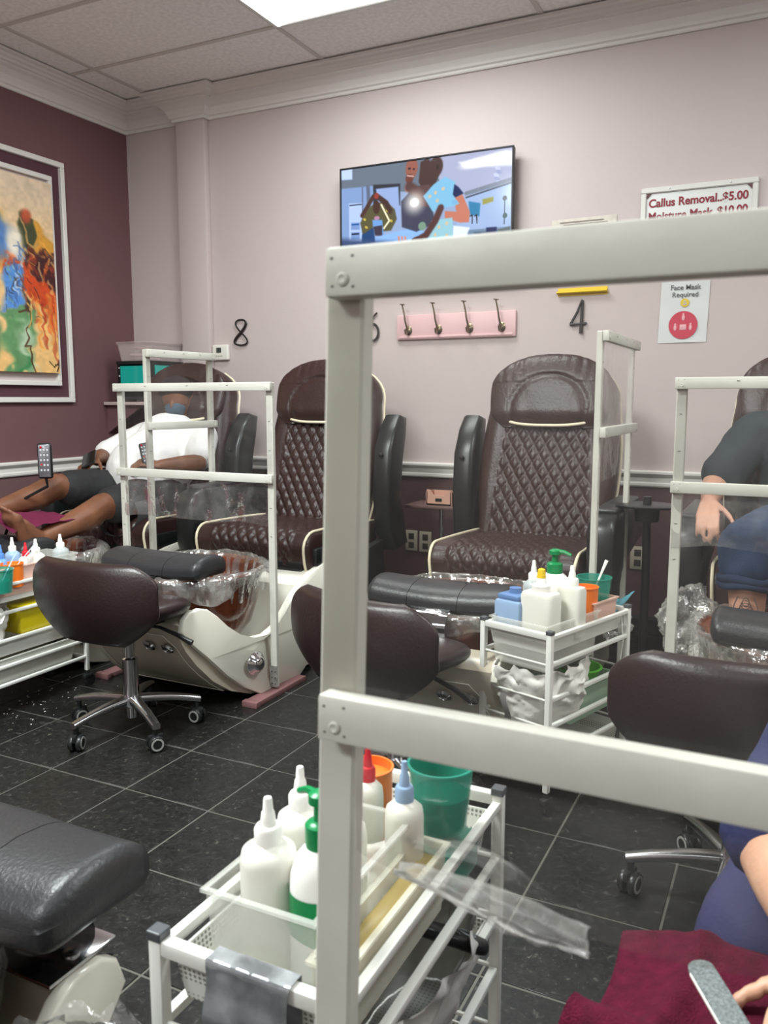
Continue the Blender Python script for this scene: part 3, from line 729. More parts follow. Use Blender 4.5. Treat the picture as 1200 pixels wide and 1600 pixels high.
# ---------------------------------------------------------------- pedicure chairs. local: seat faces -y, f = -y forward
def P3(x, f, z): return (x, -f, z)
def quilt(u, v, pu=.054, pv=.088, A=.0095):
    a = PI*(u/pu+v/pv); b = PI*(u/pu-v/pv)
    return A*(min(1, abs(math.sin(a))*1.25)*min(1, abs(math.sin(b))*1.25))**.75
def half_w(f):
    t = min(1, max(0, (f-.52)/.46)); return 1-.24*t*t*(3-2*t)
def side_profile():
    top = [(1.0, .36), (.985, .405), (.955, .425), (.90, .43), (.865, .42), (.82, .385), (.775, .335), (.72, .285), (.65, .255), (.58, .25), (.51, .27), (.45, .315), (.39, .365), (.32, .41), (.24, .445), (.12, .47), (-.02, .485)]
    bot = [(-.06, .40), (.0, .31), (.08, .22), (.17, .13), (.25, .06), (.33, .015), (.42, 0), (.54, 0), (.62, .02), (.70, .07), (.78, .14), (.86, .225), (.94, .30)]
    return top, bot
def front_surface():
    # continuous with the side panel's lower front edge, slightly inset
    return [(.42, .010), (.54, .010), (.64, .022), (.74, .062), (.825, .125), (.90, .205), (.955, .275), (.992, .34), (.994, .385), (.96, .412), (.90, .42)]
def make_chair(label, loc, rz=0, arms=('down', 'down'), group=None):
    t = thing('pedicure_chair', label, 'pedicure chair', (0, 0, 0), 0, group)
    top, bot = side_profile()
    for sx in (-1, 1):
        g = G(); poly = [(-f, z) for f, z in top+bot]
        g.prism(poly, 'x', -.345 if sx < 0 else .312, -.312 if sx < 0 else .345, bev=.006)
        for v in g.bm.verts: v.co.x *= half_w(-v.co.y)
        obj('side_panel', g, CREAM, t, angle=50)
    # taupe front nose
    fs = front_surface(); g = G()
    inner = [(.90, .36), (.88, .30), (.80, .20), (.70, .13), (.6, .08), (.42, .06)]
    g.loft([[P3(x*half_w(f), f, z) for f, z in fs+inner] for x in np.linspace(-.314, .314, 13)], cap=True)
    obj('front_panel', g, TAUPE, t, angle=40)
    g = G()
    def fp(x, s):  # point on front surface, s along 0..1
        k = s*(len(fs)-4); i = min(int(k), len(fs)-5); q = k-i
        f = fs[i+1][0]*(1-q)+fs[i+2][0]*q; z = fs[i+1][1]*(1-q)+fs[i+2][1]*q
        return Vector(P3(x*half_w(f), f+.003, z-.003))
    ln = [fp(x, .28) for x in np.linspace(-.27, .27, 9)]+[fp(.27, s) for s in np.linspace(.3, .75, 6)]+[fp(.22, .86)]+[fp(x, .86) for x in np.linspace(.2, -.2, 7)]+[fp(-.22, .86)]+[fp(-.27, s) for s in np.linspace(.75, .3, 6)]
    g.tube(ln, .0022, 6, closed=True); obj('panel_groove', g, CREAM, t)
    for x in (.10, .215):
        g = G(); p = fp(x, .74); g.lathe([(0, 0), (.026, 0), (.026, .006), (.018, .012), (.012, .008), (0, .007)], p, 20, (R(128), 0, 0)); obj('jet_button', g, CHROME, t, label='round chrome button')
    g = G()
    for x in (-.16, -.06): g.lathe([(0, 0), (.022, 0), (.020, .02), (0, .022)], fp(x, .74), 16, (R(128), 0, 0))
    split('valve', g, BLACKP, t)
    for sx in (-1, 1):
        g = G(); g.lathe([(0, 0), (.046, 0), (.048, .004), (.044, .010), (.034, .016), (.030, .026), (.018, .034), (0, .036)], (sx*(.346*half_w(.66)), -.645, .155), 28, (0, R(90)*sx, R(-8)*sx))
        obj('side_cap', g, CHROME, t, label='domed chrome cap')
    # tub well + rear deck + pedestal
    g = G(); g.loft([[P3(x, f, z) for f, z in [(.30, .40), (.16, .46), (-.05, .475), (-.45, .475), (-.48, .02), (.22, .02), (.30, .06), (.42, .03), (.60, .05), (.76, .16), (.74, .20), (.60, .14), (.44, .14), (.34, .26)]] for x in (-.311, .311)])
    for v in g.bm.verts: v.co.x *= half_w(-v.co.y)*.985
    obj('tub_body', g, CREAM, t, angle=35)
    # copper coloured bowl
    C = (.0, -.62)
    g = G(); pr = [(0, .20), (.14, .202), (.21, .225), (.262, .29), (.292, .38), (.305, .47), (.318, .505), (.326, .51), (.322, .517), (.300, .505), (.288, .47), (.272, .38), (.24, .30), (.19, .245), (0, .235)]
    g.lathe(pr, (0, C[1], 0), 56, sx=1.0, sy=.93)
    for v in g.bm.verts:
        d = .0045*nz(v.co, 18)+.003*nz(v.co, 40); r = Vector((v.co.x, v.co.y-C[1], 0)); 
        if r.length > .01: v.co += r.normalized()*d
        v.co.x *= .93
    obj('basin', g, COPPER, t, angle=80, label='ribbed amber brown glass foot basin')
    # footrest
    g = G()
    arch = [P3(0, .965, .40), P3(0, .975, .45), P3(0, .965, .50), P3(0, .93, .53), P3(0, .87, .545), P3(0, .80, .55)]
    g.grid(lambda u, v: (lambda p: ((v-.5)*(.17-.05*u), p[1], p[2]))(Vector(arch[min(4, int(u*4.999))]).lerp(Vector(arch[min(5, int(u*4.999)+1)]), u*4.999-int(u*4.999))), 20, 4)
    bmesh.ops.solidify(g.bm, geom=list(g.bm.faces), thickness=.006)
    obj('footrest_arch', g, CHROME, t)
    g = G(); g.box(P3(0, .93, .434), (.21, .12, .006), bev=.002); obj('cover_plate', g, CHROME, t, label='polished steel plate with two screws')
    g = G(); [g.lathe([(.005, 0), (.012, 0), (.012, .004), (.005, .005)], P3(x, .93, .437), 16) for x in (-.08, .08)]; split('plate_screw', g, STEEL, t)
    g = G(); g.tube([P3(0, .80, .50), P3(0, .80, .56)], .024, 14).box(P3(0, .80, .548), (.16, .09, .02), bev=.004); obj('footrest_mount', g, BLACKP, t)
    FZ = .560
    def cushion(x0, x1, k0, k1, name, endcap):
        rings = []; n = 40; m = 14
        for i in range(m+1):
            s = i/m; x = x0+(x1-x0)*s
            sc = 1.0
            e = min(1, (s/.16)) if k0 else 1; e2 = min(1, ((1-s)/.16)) if k1 else 1
            q = min(e, e2); sc = math.sqrt(max(0, 1-(1-q)**2))*.45+.55 if q < 1 else 1
            if q <= 0: sc = .5
            ring = []
            for k in range(n):
                a = 2*PI*k/n; dy = sgp(math.cos(a), .45)*.112*(sc**.45); dz = sgp(math.sin(a), .50)*.043*sc**.8
                zz = FZ+dz-.020*(dy/.1)**2*(1 if dz > 0 else .3)+.03*(abs(x)/.24)**2*.3
                ring.append((x, -.79+dy*(1-.12*abs(x)/.24), zz))
            rings.append(ring)
        g = G(); g.loft(rings); obj(name, g, BLACKV, t, angle=60)
    cushion(.088, .245, False, True, 'footrest_cushion', 1); cushion(-.245, -.088, True, False, 'footrest_cushion', 1); cushion(-.086, .086, False, False, 'footrest_cushion', 0)
    # seat: profile (f, z) lofted along x
    prof = []
    for a in np.linspace(0, 1, 13): prof.append((-.46+.60*a, .585+.028*a+.006*math.sin(a*PI)))      # top back -> front
    for a in np.linspace(0, PI/2, 7)[1:]: prof.append((.14+.075*math.sin(a), .538+.075*math.cos(a)+.0))
    for a in np.linspace(0, 1, 5)[1:]: prof.append((.215-.015*a, .538-.075*a))
    for a in np.linspace(0, PI/2, 5)[1:]: prof.append((.20-.03+.03*math.cos(a), .463-.03*math.sin(a)))
    prof += [(.0, .433), (-.2, .44), (-.46, .445), (-.475, .5)]
    P = [Vector((f, z)) for f, z in prof]
    # resample dense
    D = []; ln = 0
    for a, b in zip(P, P[1:]+P[:1]):
        n = max(1, int((b-a).length/.0062)) if ln < 1.02 else 4
        for k in range(n):
            D.append((a.lerp(b, k/n), ln+(b-a).length*k/n))
        ln += (b-a).length
    NX = 112; rings = []
    cen = Vector((-.1, .52))
    for i in range(NX+1):
        x = -.315+.63*i/NX; e = (.315-abs(x))/.03; q = 1 if e >= 1 else math.sqrt(max(0, 1-(1-e)**2)); ring = []
        for j, (p, s) in enumerate(D):
            nx = D[(j+1) % len(D)][0]-D[j-1][0]; nrm = Vector((-nx.y, nx.x)).normalized()
            if nrm.dot(p-cen) < 0: nrm = -nrm
            h = 0
            if s < .98 and abs(x) < .232:
                fade = min(1, (.232-abs(x))/.015); h = quilt(x, s)*fade
            pp = p+nrm*(h-.022*(1-q)+.004*nz((x*6, s*6, 1)))
            ring.append((x, -pp.x, pp.y))
        rings.append(ring)
    g = G(); g.loft(rings); obj('seat', g, LEATHER, t, angle=70)
    for sx in (-1, 1):
        pts = []
        for p, s in D[::4]:
            if s < 1.0:
                nrm = (p-cen).normalized(); pts.append((sx*(.298+.004*math.sin(s*14)), -(p.x+nrm.x*.006), p.y+nrm.y*.002+.001))
        g = G(); g.tube(pts, .0062, 8); obj('piping', g, PIPING, t, label='cream piping')
    g = G(); g.tube([(x, -.206, .432) for x in np.linspace(-.298, .298, 12)], .0055, 8); obj('piping', g, PIPING, t)
    g = G(); g.box(P3(0, -.12, .462), (.56, .66, .05), bev=.01).box(P3(.31, -.08, .50), (.05, .5, .08), bev=.008).box(P3(-.31, -.08, .50), (.05, .5, .08), bev=.008); obj('seat_frame', g, BLACKP, t)
    # backrest
    def bw(v):   # half width along height
        w_ = .285+.035*math.sin(min(1, v/.75)*PI*.9)
        if v > .78: w_ *= math.sqrt(max(.02, 1-((v-.78)/.22)**2*.93))
        return w_
    B0, B1 = Vector((-.36, .555)), Vector((-.60, 1.385)); bd = (B1-B0); bl = bd.length; bd.normalize(); bn_ = Vector((bd.y, -bd.x))  # forward normal in (f,z)
    n = 138; nf_ = 112; m = 150; rings = []
    for i in range(m+1):
        v = i/m; c = B0+bd*(bl*v); ring = []; w_ = bw(v)
        th = .075*(1 if v < .9 else math.sqrt(max(.05, 1-((v-.9)/.1)**2)))
        for k in range(n):
            if k <= nf_: q_ = 1-2*k/nf_; x = w_*q_; d = th*max(0, 1-abs(q_)**3.4)**.42
            else: a = PI+PI*(k-nf_)/(n-nf_); x = w_*sgp(math.cos(a), .72); d = th*sgp(math.sin(a), .55)
            if k <= nf_:
                qw = .235-.06*v
                if abs(x) < qw and .03 < v < .64: d += quilt(x, v*bl)*min(1, (qw-abs(x))/.012) - .012*min(1, (qw-abs(x))/.03)
                elif abs(x) >= qw: d += .012*math.sin(min(1, (abs(x)-qw)/(w_-qw+1e-6))*PI)
                d += .003*nz((x*9, v*7, 3))
            p = c+bn_*d; ring.append((x, -p.x, p.y))
        rings.append(ring)
    g = G(); g.loft(rings); obj('backrest', g, LEATHER, t, angle=70)
    def on_back(x, v, d): p = B0+bd*(bl*v)+bn_*d; return (x, -p.x, p.y)
    for sx in (-1, 1):
        g = G(); g.tube([on_back(sx*(bw(v)+.001), v, -.045+.0*v) for v in np.linspace(.0, .97, 26)], .006, 8); obj('piping', g, PIPING, t)
    # headrest pillow
    g = G(); rings = []; hv0, hv1 = .60, 1.0
    m2 = 56; n2 = 96
    for i in range(m2+1):
        s = i/m2; v = hv0+(hv1-hv0)*s
        e = math.sin(min(1, max(0, s/.22))*PI/2) if s < .22 else (math.sqrt(max(.0, 1-((s-.55)/.45)**2)) if s > .55 else 1)
        w_ = (.262+.02*math.sin(s*PI))*(.80+.20*e if s < .3 else (.12+.88*e)); th = .040*max(.12, e)
        ring = []
        for k in range(n2):
            a = 2*PI*k/n2; x = w_*sgp(math.cos(a), .78); d = .075+th*sgp(math.sin(a), .7)
            if math.sin(a) > 0:
                # inner horseshoe seam
                rr = math.hypot(x/.175, (s-.24)/.46)
                seam = math.exp(-((rr-1)/.05)**2)*(1 if s > .28 or abs(abs(x)-.175) < .03 else 0)
                d -= .010*seam
                if rr < 1: d += .004*nz((x*22, s*3, 5))+.003*math.sin(x*90)*max(0, .5-s)
                else: d += .0035*abs(math.sin(x*70))*(s > .6)
                d -= .006*math.exp(-((abs(x)-.14-.03*(1-s))/.006)**2)*(rr > 1)*(s > .72)
            p = on_back(x, v, d); ring.append(p)
        rings.append(ring)
    g = G(); g.loft(rings); obj('headrest', g, LEATHER, t, angle=70)
    g = G(); g.tube([on_back(x, .603+.06*(abs(x)/.24)**3, .105-.06*(abs(x)/.24)**3) for x in np.linspace(-.245, .245, 22)], .0065, 8); obj('headrest_piping', g, PIPING, t)
    # arms
    for sx, st in zip((-1, 1), arms):
        x0 = sx*.385
        if st == 'down':
            g = G(); poly = [(.17, .44), (.20, .52), (.20, .70), (.17, .755), (.10, .775), (-.36, .775), (-.45, .74), (-.47, .66), (-.42, .60), (-.05, .58), (.03, .54), (.05, .44)]
            g.prism([(-f, z) for f, z in poly], 'x', x0-.052, x0+.052, bev=.018)
            obj('armrest', g, BLACKP, t, angle=50)
            g = G(); g.box(P3(x0, -.13, .778), (.088, .5, .022), bev=.010, seg=3); obj('arm_pad', g, BLACKV, t)
        else:
            g = G(); A = [(f_-.24, z_) for f_, z_ in [(-.22, .44), (-.14, .56), (-.12, .75), (-.14, .95), (-.20, 1.06), (-.27, 1.125), (-.34, 1.11), (-.31, 1.02), (-.25, .88), (-.24, .72), (-.30, .58), (-.36, .46)]]
            g.prism([(-f, z) for f, z in A], 'x', x0-.05, x0+.05, bev=.02); obj('armrest', g, BLACKP, t, angle=50, label='black armrest folded up')
            g = G(); g.ball(P3(x0, -.365, .93), (.012, .008, .012), 2); obj('arm_bolt', g, BLACKM, t)
        g = G(); g.prism([(-f, z) for f, z in [(.02, .30), (.06, .44), (-.42, .50), (-.46, .24), (-.2, .20)]], 'x', sx*.332, sx*.372, bev=.008); obj('arm_mount', g, BLACKM, t, angle=40)
    t.location = loc; t.rotation_euler = (0, 0, rz)
    return t
Y0 = 3.30
GRP = None
chB = make_chair('empty brown quilted pedicure chair behind the wide white frame, left of the near post', (-2.215, Y0, 0), 0, ('down', 'up'))
chA = dup(chB, (-3.13, Y0, 0), 0, 'pedicure chair that the man in the white shirt lies in')
chC = make_chair('brown quilted pedicure chair under the number 4, seen whole through the near film', (-1.02, Y0, 0), 0, ('up', 'down'))
chD = dup(chB, (.06, Y0, 0), 0, 'pedicure chair that the man in the dark shirt and jeans sits in')
near = dup(chB, (-1.09, -.17, 0), PI, 'near pedicure chair, only its black footrest, steel plate and cream nose at lower left')

# clear liner in each tub, draped over the rim (loose plastic)
def liner(name, loc, rz, label, lift=0, seed=1.0, ext=1.0, k=1.0):
    K = k
    rings = []; n = 120
    for i, (r, z) in enumerate([(.02, .255), (.16, .262), (.235, .32), (.270, .40), (.290, .48), (.302, .525), (.318, .532), (.333, .518), (.338, .495), (.337, .470), (.332, .445)]):
        ring = []
        for k in range(n):
            a = 2*PI*k/n; c_, s_ = math.cos(a), math.sin(a)
            j = .010*nz((c_*7+i*.35, s_*7, i*.5), 1, seed)*(i > 2)+.006*math.sin(a*34+3*nz((c_*3, s_*3, 0), 1, seed))*(i > 3)
            hang = (i-6)/4 if i > 6 else 0
            zz = z+.014*nz((c_*4, s_*4, i*.2), 1, seed+4)*(i > 4)+hang*.07*nz((c_*2.3, s_*2.3, 0), 1, seed+9)*ext
            ring.append(((r+j)*c_*K, -.62+(r+j)*s_*.93*K, zz+lift))
        rings.append(ring)
    g = G(); g.loft(rings, cap=False)
    o = obj(name, g, LINER, None, angle=60); o.location = loc; o.rotation_euler = (0, 0, rz); tag(o, label, 'tub liner'); return o
liner('tub_liner', (-2.215, Y0, 0), 0, 'clear plastic liner draped over the amber tub of the far left empty chair')
liner('tub_liner', (-3.13, Y0, 0), 0, 'clear plastic liner in the tub below the reclining man', seed=3)
liner('tub_liner', (-1.02, Y0, 0), 0, 'clear plastic liner in the tub under the number 4 chair', seed=5)
lD = liner('tub_liner', (.06, Y0, 0), 0, 'crumpled clear liner billowing from the tub of the man in jeans', seed=7, ext=1.8)
liner('tub_liner', (-1.09, -.17, 0), PI, 'clear plastic liner in the tub at the lower left corner', seed=9, ext=.3, k=.93)
for c in kids(near):
    k_ = c.name.split('.')[0]
    if k_ == 'footrest_cushion': c.location.x -= .075; c.location.y -= .12
    if k_ in ('footrest_arch', 'cover_plate', 'plate_screw', 'footrest_mount'): c.location.x -= .15; c.location.y -= (.12 if k_ == 'footrest_mount' else 0)

# ---------------------------------------------------------------- white framed dividers with vinyl film
def divider(label, loc, rz, width, ztop, zmid, feet=True, lean=0, posts_to=.03, film_low=.60, bw=.040, bt=.020, seed=1, film=None, inset=-.002):
    """local: plane x-z, front faces -y"""
    t = thing('divider_frame', label, 'screen', loc, rz)
    W2 = width/2
    for sx in (-1, 1):
        g = G(); x = sx*(W2-bw/2)
        g.box((x, .0, (ztop-.001+posts_to)/2), (bw-.004, bt, ztop-.001-posts_to), bev=.0025, seg=1)
        obj('post', g, WHITEP, t, angle=30)
    for z in (ztop-bw/2, zmid-bw/2):
        g = G(); g.box((0, -bt, z), (width-2*inset, bt, bw), bev=.003, seg=2); obj('cross_bar', g, WHITEP, t, angle=30)
    g = G()
    for sx in (-1, 1):
        for z in (ztop-bw/2, zmid-bw/2):
            x = sx*(W2-bw/2-max(0, inset)*.7)
            g.lathe([(0, 0), (.0045, 0), (.0052, .0012), (.0035, .0022), (.0018, .001), (0, .001)], (x+.001, -bt*1.5, z-.006), 14, (R(90), 0, 0))
    split('screw_head', g, WHITEP, t)
    g = G()
    for sx in (-1, 1):
        for z in (ztop-bw/2, zmid-bw/2):
            x = sx*(W2-bw/2-max(0, inset)*.7)
            for dx, dz in ((-.009, .010), (.009, .011), (-.008, -.011), (.010, -.012)):
                g.ball((x+dx, -bt*1.5, z+dz), (.0016, .0008, .0013), 1)
    obj('nail_hole', g, mat('nail_grey', (92, 88, 82), .6), t, kind='stuff')
    g = G()
    for sx in (() if seed == 1 else (-1, 1)):
        for z in np.arange(zmid-.25, ztop-.06, .115): g.box((sx*(W2-bw/2), -bt/2-.0006, z), (.009, .0012, .0016), rot=(0, R(random.uniform(-30, 30)), 0))
    for x in (() if seed == 1 else (-W2*.55, 0, W2*.5)): g.box((x, -bt*1.5-.0006, ztop-.012), (.009, .0012, .0014), rot=(0, R(random.uniform(-15, 15)), 0))
    if seed != 1: obj('staple', g, mat('staple_grey', (120, 118, 112), .4, metal=.6), t, smooth=False, kind='stuff')
    if feet:
        for sx in (-1, 1):
            g = G(); x = sx*(W2-bw/2); g.box((x-.0, .02, .011), (.062, .34, .022), bev=.003).box((x+sx*.0, -.17, .012), (.070, .03, .024), bev=.002); obj('foot', g, PINKWOOD, t, angle=30, label='mauve painted wooden foot')
            g = G(); g.box((x, -bt/2-.001, .075), (.036, .002, .09)); 
            obj('bracket', g, mat('galvanised', (176, 176, 174), .35, metal=.7, var=.4, vscale=60), t, smooth=False)
            g = G()
            for k in range(6): g.ball((x+(-.008 if k % 2 else .008), -bt/2-.002, .045+.018*(k//2*1.4)), .003, 1)
            obj('bracket_screw', g, BLACKM, t, kind='stuff')
    if film:
        def up(u, v):
            x = -W2+.005+u*(width-.01); z = zmid-.02+v*(ztop-.02-zmid+.02)
            return (x, -bt/2-.001+.0025*nz((x*5, z*5, seed))*math.sin(PI*v)**.5, z)
        g = G(); g.grid(up, 40, 24); obj('film', g, film, t, angle=None, label='clear vinyl sheet')
        def lo(u, v):
            x = -W2+.005+u*(width-.01); zb = film_low+.02*nz((x*6, seed, 0))
            z = zmid-.02+(zb-zmid+.02)*v
            return (x, .013*v*nz((x*7, z*3, seed))*1.5+.016*v*nz((x*16, z*9, seed+3))-bt/2-.001, z)
        g = G(); g.grid(lo, 70, 22); obj('film_skirt', g, SKIRT if seed > 1 else film, t, angle=None, label='crumpled lower edge of the vinyl sheet')
    return t
d2 = divider('wide white wooden frame with clear film straddling the far cream foot spa', (-2.250, 2.76, 0), 0, .808, 1.268, .905, seed=2, film=FILM, film_low=.70, bw=.034)
# side screens standing along the chairs
d1 = divider('narrow white frame standing edgewise between the man in white and the empty chair', (-2.70, 3.225, 0), R(86), .46, 1.43, 1.095, seed=3, film=FILM, film_low=1.068, bw=.036, feet=False)
d3 = divider('narrow white frame seen edge-on, wrapped in ragged film, right of the number 4 chair', (-.585, 3.045, 0), R(90), .60, 1.42, 1.11, seed=4, film=RAGGED, film_low=.93, bw=.034, feet=False)
d4 = divider('white frame in front of the man in the dark shirt', (.055, 2.76, 0), 0, .80, 1.268, .945, seed=5, film=FILM, film_low=.74, bw=.036)
# nearest frame, leaning back a little
d5 = divider('largest, nearest white wooden frame filling the right half', (.055, .532, 0), 0, .80, 1.316, .9655, seed=1, film=None, bw=.038, bt=.020, inset=.012)
d5.rotation_euler = (R(-3.0), 0, 0)
W2 = .40
def upn(u, v):
    x = -W2+.005+u*.79; z = .945+v*.355
    return (x, -.011+.004*nz((x*5, z*5, 1))*math.sin(PI*v)**.5, z)
g = G(); g.grid(upn, 50, 30); obj('film', g, FILMF, d5, angle=None, label='clear scuffed vinyl sheet')
def lon(u, v):
    x = -W2+.038+u*.72
    xx = x+.052
    zb = .822+.030*smooth(.0, 1, np.clip((-.30-xx)/.05, 0, 1))-.016*math.exp(-((xx+.25)/.03)**2)+.006*math.sin(xx*14)
    z = .945+(zb-.945)*v
    k = math.exp(-((xx+.21)/.08)**2)
    return (x, -.011-.012*v*k*math.sin(v*5)+.012*v*nz((x*6, z*3, 2)), z)
g = G(); g.grid(lon, 90, 26); obj('film_skirt', g, FILMF, d5, angle=None, label='loose lower part of the vinyl sheet, hanging in a fold')
# gathered roll of film at the fold
g = G()
def roll(u, v):
    x = -.318+.152*u; c = .832-.018*u+.002*math.sin(u*7); w_ = .004+.011*math.sin(min(1, u*1.1)*PI*.75)
    return (x+.004*nz((u*8, v*3, 1)), -.016-.010*math.sin(v*PI)+.0035*nz((u*10, v*9, 4)), c+(v-.5)*2*w_+.002*math.sin(v*22+u*7))
g.grid(roll, 50, 22); bmesh.ops.solidify(g.bm, geom=list(g.bm.faces), thickness=.0012)
obj('film_roll', g, film_mat('rolled_vinyl', .22, .05, rough=.45, bump=.3, bscale=60, streak=.5), d5, angle=None)

# ---------------------------------------------------------------- stools
def make_stool(label, loc, rz):
    t = thing('pedicure_stool', label, 'stool', (0, 0, 0))
    # local: sitter faces +y, backrest at -y
    g = G(); rings = []; n = 56
    for i in range(25):
        s = i/24; ph = (s-.5)*2
        z = .372+.290*s
        wv = .285*(1-.52*max(0, (.45-s)/.45)**1.5)*math.sqrt(max(.02, 1-max(0, (s-.72)/.28)**2*.55))
        e = min(1, s/.07, (1-s)/.09); e = math.sqrt(max(.04, 1-(1-e)**2))
        ring = []
        for k in range(n):
            a = 2*PI*k/n; x = wv*sgp(math.cos(a), .8); th = .030*e*sgp(math.sin(a), .75)*(1-.25*(abs(x)/.29)**2)
            curve = .80*x*x
            ring.append((x, -.175-.03*math.sin(s*PI)+curve-th-.035*s, z))
        rings.append(ring)
    g.loft(rings); obj('backrest', g, LEATHER2, t, angle=70)
    g = G(); rings = []
    for i in range(21):
        a2 = -PI/2+PI*i/20; rr = max(.02, math.cos(a2))**.45; zz = math.sin(a2); ring = []
        for k in range(n):
            a = 2*PI*k/n; x = .205*rr*sgp(math.cos(a), .85); y = .195*rr*sgp(math.sin(a), .85)
            ring.append((x, y+.015, .448+.042*zz+(.022*(x/.2)**2-.018*max(0, y/.2)**2+.02*max(0, -y/.2)**2)*(1)))
        rings.append(ring)
    g.loft(rings); obj('seat', g, LEATHER2, t, angle=70)
    g = G(); g.box((0, -.01, .400), (.17, .22, .018), bev=.006).box((0, -.13, .400), (.07, .12, .012), bev=.003); obj('mount_plate', g, BLACKM, t)
    g = G(); g.tube([(.02, .02, .395), (.10, .05, .385), (.16, .07, .36), (.22, .08, .335)], [.006, .006, .008, .011], 10); obj('lever', g, BLACKP, t)
    g = G(); g.tube([(0, 0, .27), (0, 0, .40)], .0165, 20); obj('piston', g, STEEL, t)
    g = G(); g.lathe([(.0, .05), (.021, .05), (.021, .10), (.0275, .105), (.0275, .27), (.020, .275), (0, .276)], n=24); obj('column', g, CHROME, t, angle=50)
    g = G(); g.lathe([(.0, .095), (.036, .095), (.042, .105), (.038, .13), (0, .132)], n=24); obj('hub', g, STEEL, t)
    for k in range(5):
        a = R(-100+72*k); d = Vector((math.cos(a), math.sin(a), 0))
        rg = []
        for s in np.linspace(0, 1, 9):
            c = d*(.02+.225*s); z = .118-.030*s**2*.9; w_ = .021-.006*s; h = .016-.005*s; sd = Vector((-d.y, d.x, 0))
            rg.append([tuple(c+sd*(w_*sgp(math.cos(q), .6))+Vector((0, 0, z+h*sgp(math.sin(q), .6)))) for q in np.linspace(0, 2*PI, 15)[:-1]])
        g = G(); g.loft(rg); obj('base_arm', g, STEEL, t, angle=50)
        c = d*.232; ca = a+R(35)+k*.9; dd = Vector((math.cos(ca), math.sin(ca), 0)); Mx = Matrix.Rotation(ca, 4, 'Z')
        g = G(); g.tube([tuple(c+Vector((0, 0, .060))), tuple(c+Vector((0, 0, .09)))], .009, 10)
        for sgn in (-1, 1): g.lathe([(0, 0), (.0275, 0), (.0285, .004), (.0285, .013), (.026, .016), (0, .016)], tuple(c+Vector((0, 0, .0285))+Vector((-dd.y, dd.x, 0))*(.006*sgn)), 22, Mx @ Matrix.Rotation(R(-90)*sgn, 4, 'X'))
        g.box(tuple(c+Vector((0, 0, .048))), (.056, .016, .026), rot=Mx, bev=.007)
        cst = obj('caster', g, BLACKP, t, angle=40)
        g = G()
        for sgn in (-1, 1): g.lathe([(.016, 0), (.022, 0), (.022, .0015), (.016, .0015)], tuple(c+Vector((0, 0, .0285))+Vector((-dd.y, dd.x, 0))*(.0222*sgn)), 22, Mx @ Matrix.Rotation(R(-90)*sgn, 4, 'X'))
        split('wheel_ring', g, mat('ring_grey', (150, 150, 146), .5), cst)
    t.location = loc; t.rotation_euler = (0, 0, rz)
    return t
s1 = make_stool('brown leather stool on a chrome star base, in full view on the left', (-2.12, 2.21, 0), R(0))
dup(s1, (-1.03, 2.17, 0), R(-16), 'brown leather stool half hidden by the near post, left of the middle trolley')
dup(s1, (-.075, 2.02, 0), R(4), 'big brown stool seen blurred through the near film at right')
